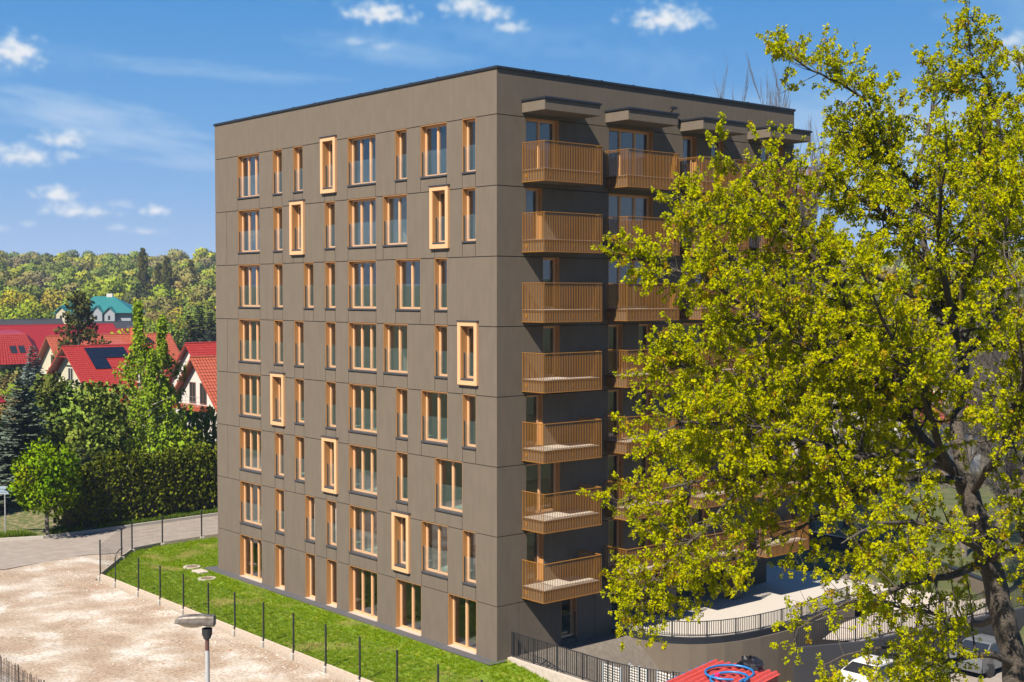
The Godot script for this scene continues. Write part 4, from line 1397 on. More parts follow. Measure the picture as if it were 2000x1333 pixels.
	var f := house("low_red_house", "plain crimson roof just below the dark terrace roofs", Vector3(-219.0, 0, -66.0), 6.0, 16.0, 4.5, 8.4, M.crimson_tile, M.cream, 0.4)
	f.rotation.y = 0.0
	var g := house("birch_house", "red tiled gabled house hidden behind the birches", Vector3(-105.1, 0, -38.5), 5.4, 10.0, 4.9, 9.7, M.red_tile, M.wall_white, 0.7)
	opening(g, -0.8, 0.8, 4.6, 6.4, 0.01, M.white)
	var k := house("corner_house", "cream house with a dark red roof edge behind the blue spruce", Vector3(-77.2, 0, 3.9), 6.4, 8.0, 6.3, 11.6, M.crimson_tile, M.cream, 0.5)
	k.rotation.y = deg_to_rad(49.5)
	opening(k, 4.9, 5.9, 3.6, 5.0, 0.01, brown)
	boxpart(k, Vector3(2.6, 2.4, 0.02), Vector3(6.4, 2.8, 1.4), M.pale_concrete, "balcony")
	# row of dark roofs
	var n := 0
	for q in [[-263.0, -62.0, 22.0, "long dark slate roof of the terraced houses, beside the red hipped house"], [-268.0, -88.0, 17.0, "dark slate roof of the terraced houses below the turquoise villa"]]:
		var o := house("terrace_house", q[3], Vector3(q[0], 0, q[1]), 6.0, q[2], 5.0, 9.8 - 0.9 * n, M.slate, M.wall_blue, 0.3)
		o.set_meta("group", "dark roofed terraced houses")
		for i in 2:
			var z: float = -4.0 - i * 8.5
			var w := MB.new()
			w.quad(Vector3(1.0, 9.0 - n * 0.9, z - 1.8), Vector3(1.0, 9.0 - n * 0.9, z - 1.8), Vector3(6.6, 5.2, z - 3.8), Vector3(6.6, 7.6, z - 1.8))
			w.tri(Vector3(1.0, 9.0 - n * 0.9, z - 1.8), Vector3(6.6, 5.2, z), Vector3(6.6, 7.6, z - 1.8))
			put(w.mesh(), M.slate, "dormer", o)
			var wf := MB.new()
			wf.tri(Vector3(6.5, 5.2, z - 0.2), Vector3(6.5, 5.2, z - 3.6), Vector3(6.5, 7.3, z - 1.8))
			put(wf.mesh(), M.wall_blue, "dormer_front", o)
		n += 1
	make_villa()
	# orange roof seen through the big tree
	var z := house("garden_house", "orange tiled house with white chimney seen through the big tree", Vector3(-26.0, 0, -64.0), 6.0, 11.0, 5.0, 10.2, M.orange_tile, M.wall_white, 0.6)
	boxpart(z, Vector3(1.2, 8.0, -7.4), Vector3(1.9, 11.3, -6.6), M.white, "chimney")
	var dz := boxpart(z, Vector3(3.0, 5.8, -7.6), Vector3(5.6, 7.6, -5.6), M.wall_white, "dormer")
	boxpart(dz, Vector3(2.6, 7.61, -7.9), Vector3(5.9, 7.8, -5.3), M.orange_tile, "dormer_roof")

func make_villa() -> void:
	var t := thing("turquoise_villa", Vector3(-335.0, 1.6, -124.0), "big villa with a turquoise hipped roof in front of the woods", "house")
	t.rotation.y = deg_to_rad(49.5)
	# own axes: x to the right in the picture, z towards the camera
	var w := MB.new()
	w.box(Vector3(-11.5, -1, -5), Vector3(11.0, 8.7, 5))
	put(w.mesh(), M.wall_blue, "wall", t)
	var rf := MB.new()
	var hip := func(b: MB, x0: float, x1: float, z0: float, z1: float, y0: float, r0: float, r1: float, y1: float) -> void:
		var a := Vector3(x0, y0, z1)
		var c := Vector3(x1, y0, z1)
		var d := Vector3(x1, y0, z0)
		var e := Vector3(x0, y0, z0)
		var zm := (z0 + z1) / 2
		var p := Vector3(r0, y1, zm)
		var q := Vector3(r1, y1, zm)
		b.quad(a, c, q, p)
		b.quad(d, e, p, q)
		b.tri(c, d, q)
		b.tri(e, a, p)
	hip.call(rf, -4.5, 12.5, -6.0, 6.2, 8.6, -1.5, 4.5, 13.5)
	put(rf.mesh(), M.teal_roof, "roof", t)
	var r2 := MB.new()
	hip.call(r2, -12.6, -3.0, -5.5, 6.0, 8.2, -9.0, -6.0, 12.0)
	put(r2.mesh(), M.teal_roof, "wing_roof", t)
	for q in [[1.4, 1.6, 10.6, "gable"], [5.2, 1.5, 10.2, "gable"], [-9.0, 1.6, 10.4, "gable"]]:
		var g := MB.new()
		var x: float = q[0]
		var h: float = q[1]
		g.quad(Vector3(x - h, 2, 6.6), Vector3(x + h, 2, 6.6), Vector3(x + h, 8.9, 6.6), Vector3(x - h, 8.9, 6.6))
		g.tri(Vector3(x - h, 8.9, 6.6), Vector3(x + h, 8.9, 6.6), Vector3(x, q[2], 6.6))
		g.quad(Vector3(x + h, 2, 6.6), Vector3(x + h, 2, 3.0), Vector3(x + h, 8.9, 3.0), Vector3(x + h, 8.9, 6.6))
		g.quad(Vector3(x - h, 2, 3.0), Vector3(x - h, 2, 6.6), Vector3(x - h, 8.9, 6.6), Vector3(x - h, 8.9, 3.0))
		var go := put(g.mesh(), M.wall_blue if x > 0 else M.cream, "gable", t)
		var gr := MB.new()
		for s in [-1.0, 1.0]:
			var a := Vector3(x, q[2] + 0.25, 7.0)
			var b := Vector3(x + s * (h + 0.5), 8.6, 7.0)
			gr.quad(a, b, b + Vector3(0, 0, -5.5), a + Vector3(0, 0, -5.5))
			gr.quad(a, b, b - Vector3(0, 0.3, 0), a - Vector3(0, 0.3, 0))
		put(gr.mesh(), M.teal_roof, "gable_roof", go)
		var gw := MB.new()
		for y in [4.6, 6.6]: gw.box(Vector3(x - 0.45, y, 6.6), Vector3(x + 0.15, y + 1.2, 6.66))
		put(gw.mesh(), M.window_dark, "window", go)
	boxpart(t, Vector3(2.4, 13.2, -0.6), Vector3(4.2, 14.3, 0.4), M.wall_white, "chimney")
	boxpart(t, Vector3(0.2, 2, 4.99), Vector3(1.6, 7.4, 6.4), M.wall_white, "bay")

# ================================================================ trees
func shade(c: Color, r: RandomNumberGenerator, k := 0.25) -> Color:
	var f := 1.0 + r.randf_range(-k, k)
	return Color(c.r * f * (1.0 + r.randf_range(-0.12, 0.12)), c.g * f, c.b * f)

var jitter := 0.25
var lay := false

func leaf_ball(b: MB, r: RandomNumberGenerator, c: Vector3, rad: Vector3, n: int, size: float, col: Color, droop := 0.0, wd := 0.42) -> void:
	for i in n:
		var d := rnd_dir(r)
		var q := 0.35 + 0.65 * pow(r.randf(), 0.45)
		var p := c + d * rad * q
		var al := (rnd_dir(r) + d * 0.7 + Vector3(0, -droop, 0)).normalized()
		var sd := al.cross(rnd_dir(r)).normalized()
		if lay:
			p = c + d * rad * (0.72 + 0.30 * r.randf())
			al = (rnd_dir(r).cross(d) + d * r.randf_range(0.05, 0.5)).normalized()
			sd = (al.cross(d) + rnd_dir(r) * 0.25).normalized()
		if al.cross(sd).dot(d) > 0.0: sd = -sd
		b.col = shade(col, r, jitter)
		b.leaf(p, al, sd, size * r.randf_range(0.7, 1.35), wd)
		# leaves of a clump lie roughly along its surface
		for j in range(b.n.size() - 6, b.n.size()):
			b.n[j] = (b.n[j] * 0.45 + (d / rad).normalized() * 0.8).normalized()

func limb(b: MB, r: RandomNumberGenerator, p: Vector3, q: Vector3, r0: float, r1: float, k := 6) -> void:
	var pts := PackedVector3Array()
	var rd := PackedFloat32Array()
	var ln := p.distance_to(q)
	for i in 6:
		var f := i / 5.0
		var j := rnd_dir(r) * ln * 0.03 * sin(PI * f)
		pts.append(p.lerp(q, f) + j + Vector3(0, ln * 0.05 * sin(PI * f), 0))
		rd.append(lerpf(r0, r1, f))
	b.path(pts, rd, k)

# crown and trunk meshes of a round broadleaf tree, about 10 m tall and 8 m wide
func broadleaf(seed_: int, h: float, w: float, n: int, size: float, col: Color, trunk_h := 0.25, lobes := 12, droop := 0.0) -> Array:
	var r := RandomNumberGenerator.new()
	r.seed = seed_
	var tb := MB.new()
	var cb := MB.new()
	limb(tb, r, Vector3(0, -0.3, 0), Vector3(r.randf_range(-0.2, 0.2), h * 0.75, r.randf_range(-0.2, 0.2)), w * 0.035, w * 0.008, 7)
	for i in lobes:
		var a := TAU * i * 0.382
		var f := (i + 0.5) / lobes
		var y := lerpf(trunk_h + 0.12, 0.88, f) * h
		var rr := w * 0.5 * sqrt(maxf(0.05, 1.0 - pow(absf(f - 0.42) / 0.62, 2.0))) * r.randf_range(0.5, 0.8)
		var c := Vector3(cos(a) * rr, y, sin(a) * rr)
		var s := w * r.randf_range(0.17, 0.27)
		var lc := Color(col.r * r.randf_range(0.85, 1.18), col.g * r.randf_range(0.88, 1.12), col.b)
		leaf_ball(cb, r, c, Vector3(s, s * r.randf_range(0.7, 1.0), s), n / lobes, size, lc, droop)
		limb(tb, r, Vector3(0, y * 0.55, 0), c, w * 0.014, w * 0.004, 5)
	return [tb.mesh(), cb.mesh()]

func spruce(seed_: int, h: float, w: float, col: Color, size: float, dens := 1.0) -> Array:
	var r := RandomNumberGenerator.new()
	r.seed = seed_
	var tb := MB.new()
	var cb := MB.new()
	tb.tube(Vector3(0, -0.3, 0), Vector3(0, h * 0.97, 0), h * 0.018, 0.02, 7)
	var y := h * 0.06
	while y < h * 0.97:
		var f := y / h
		var ln := w * 0.5 * pow(1.0 - f, 0.85) + 0.12
		var k := int(8 + 7 * (1.0 - f))
		for i in k:
			var a := r.randf() * TAU
			var l := ln * r.randf_range(0.7, 1.12)
			var d := Vector3(cos(a), -0.22 + 0.5 * f, sin(a)).normalized()
			var p0 := Vector3(0, y + r.randf_range(-0.1, 0.1) * h * 0.05, 0)
			var steps := maxi(2, int(l / (size * 0.5) * dens))
			for s in steps:
				var g := (s + 0.6) / steps
				var p := p0 + d * l * g + Vector3(0, 0.10 * l * g * g, 0)
				for side in [-1.0, 0.0, 1.0]:
					var al: Vector3 = (d + Vector3(-sin(a), 0, cos(a)) * side * 0.9 + Vector3(0, r.randf_range(-0.35, 0.25), 0)).normalized()
					cb.col = shade(col, r, 0.3)
					cb.leaf(p, al, al.cross(Vector3(r.randf_range(-0.4, 0.4), 1, r.randf_range(-0.4, 0.4))).normalized(), size * r.randf_range(0.9, 1.5) * (1.15 - 0.5 * f), 0.34)
		y += maxf(0.16, size * 0.62)
	return [tb.mesh(), cb.mesh()]

func bare(seed_: int, h: float, spread: float, upright: float) -> Array:
	var r := RandomNumberGenerator.new()
	r.seed = seed_
	var tb := MB.new()
	var wb := MB.new()
	grow_bare(tb, wb, r, Vector3(0, -0.3, 0), Vector3(r.randf_range(-0.05, 0.05), 1, r.randf_range(-0.05, 0.05)).normalized(), h * 0.55, h * 0.016, 0, spread, upright)
	return [tb.mesh(), wb.mesh()]

func grow_bare(tb: MB, wb: MB, r: RandomNumberGenerator, p: Vector3, d: Vector3, ln: float, rad: float, lv: int, spread: float, upright: float) -> void:
	var b := tb if lv == 0 else wb
	var q := p
	var dir := d
	var k := 5
	for i in k:
		dir = (dir + rnd_dir(r) * 0.13 + Vector3(0, 0.06 * upright, 0)).normalized()
		var e := q + dir * ln / k
		b.tube(q, e, rad * (1.0 - 0.6 * i / k), rad * (1.0 - 0.6 * (i + 1) / k), 6 if lv == 0 else (4 if lv == 1 else 3))
		if lv < 4 and (i > 0 or lv > 0):
			var kids := 2 if lv < 3 else 2
			for j in kids:
				var nd := (dir * (0.9 + 0.5 * upright) + rnd_dir(r) * spread).normalized()
				if nd.y < -0.1: nd.y = absf(nd.y)
				grow_bare(tb, wb, r, e, nd, ln * r.randf_range(0.36, 0.60), maxf(0.012, rad * (1.0 - 0.6 * (i + 1) / k) * 0.62), lv + 1, spread, upright)
		q = e

func tree(called: String, parts: Array, at: Vector3, label: String, cat := "tree", group := "", bark: Material = null, leaf: Material = null) -> Node3D:
	var t := thing(called, at, label, cat, group)
	put(parts[0], bark if bark else M.bark_grey, "trunk", t)
	put(parts[1], leaf if leaf else M.leaf_far, "crown", t)
	return t

func make_near_trees() -> void:
	# small street tree
	tree("street_tree", broadleaf(101, 6.1, 4.4, 5600, 0.22, Color(0.105, 0.165, 0.003), 0.22, 20), Vector3(-41.55, 0, 3.55), "small bright green street tree on the verge beside the sign", "tree", "", M.bark_grey)
	# hedge
	var r := RandomNumberGenerator.new()
	r.seed = 33
	var hb := MB.new()
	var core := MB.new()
	for i in 25:
		var f := i / 24.0
		var c := Vector3(-42.9 - 0.30 * f - 2.6 * f * f, 0, 1.6 - 20.5 * f)
		var h := r.randf_range(3.9, 4.8) + 0.5 * f
		var w := r.randf_range(0.75, 0.95)
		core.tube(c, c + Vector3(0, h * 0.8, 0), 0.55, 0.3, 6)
		for j in 1150:
			var y := pow(r.randf(), 0.8)
			var a := r.randf() * TAU
			var rr := w * (1.0 - 0.55 * pow(y, 3.0)) * r.randf_range(0.72, 1.08)
			var p := c + Vector3(cos(a) * rr, y * h, sin(a) * rr)
			var al := (Vector3(cos(a) * 0.7, 0.75, sin(a) * 0.7) + rnd_dir(r) * 0.6).normalized()
			hb.col = shade(Color(0.048, 0.066, 0.006).lerp(Color(0.14, 0.16, 0.012), pow(r.randf(), 1.6)), r, 0.35)
			hb.leaf(p, al, al.cross(rnd_dir(r)).normalized(), r.randf_range(0.16, 0.32), 0.34)
	var ht := thing("hedge", Vector3.ZERO, "tall dark green clipped conifer hedge along the road", "hedge")
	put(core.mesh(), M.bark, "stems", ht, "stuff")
	put(hb.mesh(), M.needle, "foliage", ht, "stuff")
	# light green hedge behind it
	var lb := MB.new()
	for i in 14:
		var c := Vector3(-64.5 - i * 0.15, 0, -15.0 - i * 0.75)
		for j in 420:
			var y := r.randf()
			var a := r.randf() * TAU
			var p := c + Vector3(cos(a) * 0.8, y * (5.0 + 0.5 * sin(i * 1.9)), sin(a) * 0.8) * Vector3(1.0 - 0.5 * y * y, 1, 1.0 - 0.5 * y * y)
			var al := (Vector3(cos(a) * 0.5, 0.9, sin(a) * 0.5) + rnd_dir(r) * 0.4).normalized()
			lb.col = shade(Color(0.10, 0.15, 0.008), r, 0.3)
			lb.leaf(p, al, al.cross(rnd_dir(r)).normalized(), r.randf_range(0.25, 0.45), 0.3)
	var lt := thing("garden_hedge", Vector3.ZERO, "light green feathery hedge below the white gabled house", "hedge")
	put(lb.mesh(), M.leaf_far, "foliage", lt, "stuff")
	# conifers and birches of the gardens
	tree("blue_spruce", spruce(111, 9.8, 6.2, Color(0.09, 0.12, 0.092), 0.36, 1.0), Vector3(-56.5, 0, -0.3), "tall blue grey spruce behind the small street tree", "tree", "", M.bark, M.needle)
	tree("dark_pine", broadleaf(112, 8.8, 6.2, 5600, 0.36, Color(0.065, 0.095, 0.018), 0.05, 18), Vector3(-72.5, 0, -9.0), "dark green pine between the blue spruce and the candle pine", "tree", "", M.bark, M.needle)
	tree("candle_pine", broadleaf(113, 8.9, 5.2, 6200, 0.34, Color(0.12, 0.17, 0.026), 0.02, 26), Vector3(-60.5, 0, -7.8), "bushy pine with light green candles in front of the solar house", "tree", "", M.bark, M.needle)
	tree("young_spruce", spruce(114, 4.6, 2.6, Color(0.055, 0.075, 0.03), 0.26), Vector3(-51.0, 0, -2.6), "small dark spruce standing behind the hedge end", "tree", "", M.bark, M.needle)
	tree("low_spruce", spruce(115, 4.8, 4.6, Color(0.06, 0.075, 0.05), 0.32), Vector3(-53.0, 0, 4.2), "low spreading spruce behind the street sign", "tree", "", M.bark, M.needle)
	birch("tall slender birch with white trunk before the chimney house", Vector3(-62.3, 0, -12.6), 12.3, 201)
	birch("tall slender birch with white trunk before the birch house", Vector3(-64.4, 0, -15.2), 11.2, 202)
	birch("shorter birch drooping over the dark hedge", Vector3(-58.5, 0, -11.2), 9.0, 203)
	tree("rounded_shrub", broadleaf(116, 4.6, 4.6, 2600, 0.3, Color(0.11, 0.17, 0.01), 0.0, 12), Vector3(-57.0, 0, -13.0), "fresh green shrub at the foot of the birches", "shrub", "", M.bark_grey)
	tree("tall_pine", pine(117, 15.4), Vector3(-137.0, 0, -37.5), "tall dark irregular pine among the red roofs", "tree", "", M.bark, M.needle)
	tree("silver_spruce", spruce(118, 6.0, 3.0, Color(0.10, 0.135, 0.13), 0.45), Vector3(-146.0, 2.4, -34.2), "small silver spruce in front of the crimson roofs", "tree", "", M.bark, M.needle)
	tree("lime_green_tree", broadleaf(119, 8.6, 9.0, 2600, 0.5, Color(0.16, 0.24, 0.004), 0.1, 12), Vector3(-181.0, 0, -64.5), "round lime green tree behind the orange chimney", "tree", "", M.bark_grey)
	for q in [[-160.0, -66.0, 12.5, "dark spruce behind the white house, left of the row"], [-163.5, -69.5, 14.0, "tallest dark spruce behind the white house"], [-166.5, -73.0, 12.8, "dark spruce behind the white house, against the facade edge"], [-156.0, -68.0, 10.0, "shortest dark spruce behind the white house"]]:
		tree("garden_spruce", spruce(int(q[2] * 10), q[2], 5.2, Color(0.05, 0.07, 0.045), 0.6, 0.9), Vector3(q[0], 0, q[1]), q[3], "tree", "dark spruces behind the white house", M.bark, M.needle)
	# brownish bushes left of the blue spruce, garden fence and path
	tree("brown_bush", broadleaf(120, 5.6, 7.0, 2400, 0.34, Color(0.15, 0.12, 0.045), 0.0, 12), Vector3(-92.0, 0, -11.5), "brownish budding bush below the crimson hipped roof", "bush", "", M.bark_grey)
	tree("olive_bush", broadleaf(121, 5.2, 8.0, 2400, 0.34, Color(0.16, 0.17, 0.02), 0.0, 12), Vector3(-84.0, 0, -5.0), "olive green bush behind the cream corner house", "bush", "", M.bark_grey)
	var gf := thing("garden_wall", Vector3(-57.5, 0, -4.0), "low white garden wall with dark fence panels among the conifers", "wall")
	for i in 8:
		boxpart(gf, Vector3(-0.15, -0.4, -i * 2.4), Vector3(0.15, 1.9, -i * 2.4 - 0.35), M.wall_white, "pillar")
		boxpart(gf, Vector3(-0.1, -0.4, -i * 2.4 - 0.351), Vector3(0.1, 0.5, -i * 2.4 - 2.399), M.wall_white, "base_wall")
		boxpart(gf, Vector3(-0.02, 0.55, -i * 2.4 - 0.36), Vector3(0.02, 1.75, -i * 2.4 - 2.39), M.dark_paint, "fence_panel")
	flat(PackedVector2Array([Vector2(-56.8, -1.0), Vector2(-46.0, -1.2), Vector2(-47.0, -22.0), Vector2(-57.0, -22.0)]), 0.05, "garden_path", M.pale_concrete)

func pine(seed_: int, h: float) -> Array:
	var r := RandomNumberGenerator.new()
	r.seed = seed_
	var tb := MB.new()
	var cb := MB.new()
	limb(tb, r, Vector3(0, -0.3, 0), Vector3(0.2, h * 0.97, 0), 0.26, 0.05, 7)
	for i in 26:
		var f := i / 25.0
		var y := lerpf(0.25, 0.98, f) * h
		var a := i * 2.4
		var l := lerpf(4.6, 0.8, f) * r.randf_range(0.7, 1.1)
		var c := Vector3(cos(a) * l, y + 0.4, sin(a) * l)
		limb(tb, r, Vector3(0, y - 0.6, 0), c, 0.09, 0.03, 5)
		leaf_ball(cb, r, c - Vector3(cos(a), 0, sin(a)) * l * 0.2, Vector3(1.5, 0.7, 1.5) * lerpf(1.1, 0.6, f), 130, 0.5, Color(0.055, 0.06, 0.015), 0.0, 0.3)
	return [tb.mesh(), cb.mesh()]

func birch(label: String, at: Vector3, h: float, seed_: int) -> void:
	var r := RandomNumberGenerator.new()
	r.seed = seed_
	var tb := MB.new()
	var cb := MB.new()
	var top := Vector3(r.randf_range(-0.6, 0.6), h * 0.96, r.randf_range(-0.4, 0.4))
	limb(tb, r, Vector3(0, -0.3, 0), top, 0.2, 0.035, 7)
	for i in 60:
		var f := i / 45.0
		var y := lerpf(0.2, 0.97, f) * h
		var a := i * 2.4 + r.randf()
		var l := h * 0.26 * (1.0 - 0.35 * f) * smooth(1.08, 0.75, f) * r.randf_range(0.35, 1.15)
		var s := Vector3(top.x * y / h, y, top.z * y / h)
		var c := s + Vector3(cos(a) * l, l * 0.28 + 0.25, sin(a) * l)
		tb.tube(s, c, 0.035, 0.012, 4)
		# hanging sprays
		for j in 12:
			var p := s.lerp(c, r.randf_range(0.55, 1.08)) + rnd_dir(r) * 0.3
			var ln := r.randf_range(0.4, 1.0 + 1.2 * (1.0 - f))
			for k in 9:
				var q := p - Vector3(0, ln * k / 9.0, 0) + rnd_dir(r) * 0.12
				cb.col = shade(Color(0.135, 0.20, 0.012), r, 0.3)
				var al := (Vector3(0, -1, 0) + rnd_dir(r) * 0.9).normalized()
				cb.leaf(q, al, al.cross(rnd_dir(r)).normalized(), r.randf_range(0.15, 0.3), 0.42)
	tree("birch_tree", [tb.mesh(), cb.mesh()], at, label, "tree", "birches of the gardens", M.bark_birch, M.leaf_far)

func make_far_trees() -> void:
	var r := RandomNumberGenerator.new()
	r.seed = 501
	var cols := [Color(0.145, 0.19, 0.012), Color(0.20, 0.215, 0.012), Color(0.095, 0.125, 0.018), Color(0.13, 0.115, 0.035), Color(0.15, 0.125, 0.06), Color(0.19, 0.18, 0.02), Color(0.06, 0.075, 0.022), Color(0.11, 0.155, 0.02)]
	var words := ["fresh green", "yellow green", "mid green", "olive brown", "brownish budding", "golden green", "dark evergreen", "soft green"]
	var protos := []
	jitter = 0.14
	lay = true
	for i in cols.size():
		var p := broadleaf(600 + i, 12.0, 10.0 if i != 6 else 7.0, 3000, 0.55, cols[i], 0.10, 15)
		p[0].surface_set_material(0, M.bark_grey)
		p[1].surface_set_material(0, M.leaf_far)
		protos.append(p)
	var fw := Vector3(-0.7615, 0, -0.6487)
	var rt := Vector3(0.649, 0, -0.761)
	var cam := Vector3(42.6, 0, 35.5)
	# single trees in the gardens and on the slope: picture column, depth, height, kind
	var list := []
	for q in [[30, 400, 17, 1], [62, 372, 15, 0], [110, 430, 16, 5], [150, 455, 15, 0], [205, 470, 16, 5], [235, 440, 15, 1], [268, 430, 13, 7], [300, 420, 12, 0], [345, 400, 13, 5], [385, 395, 14, 7], [415, 380, 15, 2], [10, 430, 15, 7], [185, 520, 15, 3], [130, 560, 16, 2], [255, 540, 16, 0], [60, 560, 16, 3], [395, 470, 15, 0], [330, 540, 14, 4], [20, 620, 15, 1], [90, 640, 16, 0], [165, 650, 15, 4], [225, 660, 16, 7], [290, 640, 15, 3], [360, 650, 15, 5], [410, 600, 15, 4],
		[275, 300, 9, 5], [300, 285, 10, 2], [330, 270, 11, 7], [350, 300, 11, 5], [290, 330, 11, 0], [318, 345, 12, 3], [405, 320, 13, 2], [372, 330, 12, 0], [28, 305, 6, 6], [55, 345, 10, 7]]:
		list.append(q)
	for i in 26:
		list.append([r.randf_range(1580.0, 2040.0), 150.0 + 260.0 * r.randf(), r.randf_range(9.0, 15.0), [3, 4, 4, 2, 3, 5, 0][r.randi() % 7]])
	list.sort_custom(func(a: Array, b: Array) -> bool: return a[0] < b[0])
	var order := ["first", "second", "third", "fourth", "fifth", "sixth", "seventh", "eighth", "ninth", "tenth", "eleventh", "twelfth"]
	var count := {}
	for q in list:
		var behind: bool = q[0] > 1500.0
		var key := "%d%s" % [q[3], behind]
		count[key] = count.get(key, -1) + 1
		var p: Vector3 = cam + fw * q[1] + rt * q[1] * ((q[0] - 1000.0) / 2553.0)
		p.y = land(p.x, p.z) - 0.3
		var where := "behind the big tree" if behind else "on the wooded slope"
		far_tree(protos[q[3]], p, q[2] / 12.0, r, "%s %s tree from the left %s" % [order[mini(count[key], 11)], words[q[3]], where], "%s trees %s" % [words[q[3]], where])
	# upright poplars on the slope
	var pop := columnar(700, 20.0, 4.6, Color(0.085, 0.085, 0.02))
	pop[0].surface_set_material(0, M.bark_grey)
	pop[1].surface_set_material(0, M.leaf_far)
	for q in [[470.0, 280, 489.0, "tallest upright poplar on the slope"], [480.0, 311, 517.0, "slender poplar just right of the tallest one"], [465.0, 327, 505.0, "slender poplar in the middle of the poplar group"], [500.0, 374, 512.0, "poplar standing apart nearest to the facade edge"], [520.0, 350, 525.0, "small poplar behind the poplar group"]]:
		var s: float = (q[1] - 1000.0) / 2553.0
		var p: Vector3 = cam + fw * q[0] + rt * q[0] * s
		p.y = land(p.x, p.z) + 0.5
		var t := thing("poplar_tree", p, q[3], "tree", "poplars on the wooded slope")
		share(pop[0], "trunk", t)
		share(pop[1], "crown", t)
		var ph: float = 15.8 + (574.0 - q[2]) * q[0] / 2553.0 - p.y
		t.scale = Vector3(1.15, ph / 20.0, 1.15)
	# the woods behind
	jitter = 0.12
	var lp_ := broadleaf(801, 12.0, 10.0, 2200, 0.75, Color(1, 1, 1), 0.0, 11)
	jitter = 0.25
	lay = false
	var spots := []
	for i in 3900:
		var dep := 340.0 + 560.0 * pow(r.randf(), 0.75)
		var s := r.randf_range(-0.80, -0.10) if r.randf() < 0.62 else r.randf_range(-0.10, 0.75)
		var p := cam + fw * dep + rt * dep * s
		if dep < 420.0 and s < -0.24: continue
		p.y = land(p.x, p.z) - 0.5
		var patch := hn.get_noise_2d(p.x * 1.7, p.z * 1.7)
		var k: int = [2, 7, 3, 0, 5, 6, 4, 3, 2, 1][clampi(int((patch * 1.2 + 0.5 + r.randf_range(-0.35, 0.35)) * 10.0), 0, 9)]
		var c: Color = cols[k]
		var sc := r.randf_range(0.8, 1.65)
		spots.append([Transform3D(Basis(Vector3.UP, r.randf() * TAU).scaled(Vector3(sc, sc * r.randf_range(0.85, 1.2), sc)), p), c.lerp(Color(0.13, 0.12, 0.04), 0.15) * r.randf_range(0.85, 1.4)])
	var fm : Material = M.leaf_far
	tag(scatter(lp_[1], fm, spots, "forest"), "mixed spring woods covering the far hill", "forest", "", "stuff")
	# low scrub so that the gardens are not bare
	var sp := broadleaf(802, 3.0, 4.4, 260, 0.55, Color(1, 1, 1), 0.0, 6)
	var ss := []
	for i in 520:
		var dep := r.randf_range(120.0, 360.0)
		var s := r.randf_range(-0.43, -0.20) if i < 380 else r.randf_range(0.10, 0.45)
		var p := cam + fw * dep + rt * dep * s
		p.y = land(p.x, p.z) - 0.1
		ss.append([Transform3D(Basis(Vector3.UP, r.randf() * TAU).scaled(Vector3.ONE * r.randf_range(0.5, 1.3)), p), cols[[0, 2, 3, 7, 4, 5][r.randi() % 6]]])
	tag(scatter(sp[1], fm, ss, "undergrowth"), "low shrubs filling the gardens between the houses", "undergrowth", "", "stuff")
	# bare poplars showing over the parapet and through the big tree
	var bb := [bare(901, 30.0, 0.26, 1.8), bare(902, 28.0, 0.22, 2.0), bare(903, 18.0, 0.7, 0.3)]
	var n := 0
	for q in [[1472, 92.0, 0, 27.2, "leafless poplar top showing over the parapet, leftmost of the group"], [1500, 90.0, 1, 27.0, "leafless poplar top over the parapet with three thin tips"], [1528, 95.0, 1, 27.2, "leafless poplar top over the parapet, low one in the middle"], [1556, 90.0, 0, 29.0, "tallest leafless poplar top over the parapet"], [1590, 88.0, 1, 28.6, "leafless poplar standing just beside the far building corner"],
		[1925, 110.0, 0, 28.0, "leafless poplar behind the top of the big tree"], [1890, 80.0, 2, 18.0, "bare brown tree behind the big tree trunk"], [1780, 105.0, 2, 19.0, "bare brown tree behind the orange tiled house"], [1660, 90.0, 2, 17.0, "bare brown tree behind the building corner"], [1840, 120.0, 2, 20.0, "bare brown tree right of the orange tiled house"], [1960, 70.0, 2, 16.0, "bare brown tree nearest the big tree"], [1720, 120.0, 2, 18.0, "bare brown tree left of the orange tiled house"]]:
		var s: float = (q[0] - 1000.0) / 2553.0
		var p: Vector3 = cam + fw * q[1] + rt * q[1] * s
		p.y = -0.6
		var t := thing("bare_tree", p, q[4], "tree", "leafless trees behind the building")
		var src: Array = bb[q[2]]
		src[0].surface_set_material(0, M.bark_grey)
		src[1].surface_set_material(0, M.bark_grey)
		share(src[0], "trunk", t)
		share(src[1], "branches", t)
		t.rotation.y = n * 1.3
		t.scale = Vector3.ONE * q[3] / [30.0, 28.0, 18.0][q[2]]
		n += 1

func far_tree(p: Array, at: Vector3, sc: float, r: RandomNumberGenerator, label: String, group: String) -> void:
	var t := thing("woodland_tree", at, label, "tree", group)
	share(p[0], "trunk", t)
	share(p[1], "crown", t)
	t.rotation.y = r.randf() * TAU
	t.scale = Vector3(sc * r.randf_range(0.85, 1.15), sc, sc * r.randf_range(0.85, 1.15))

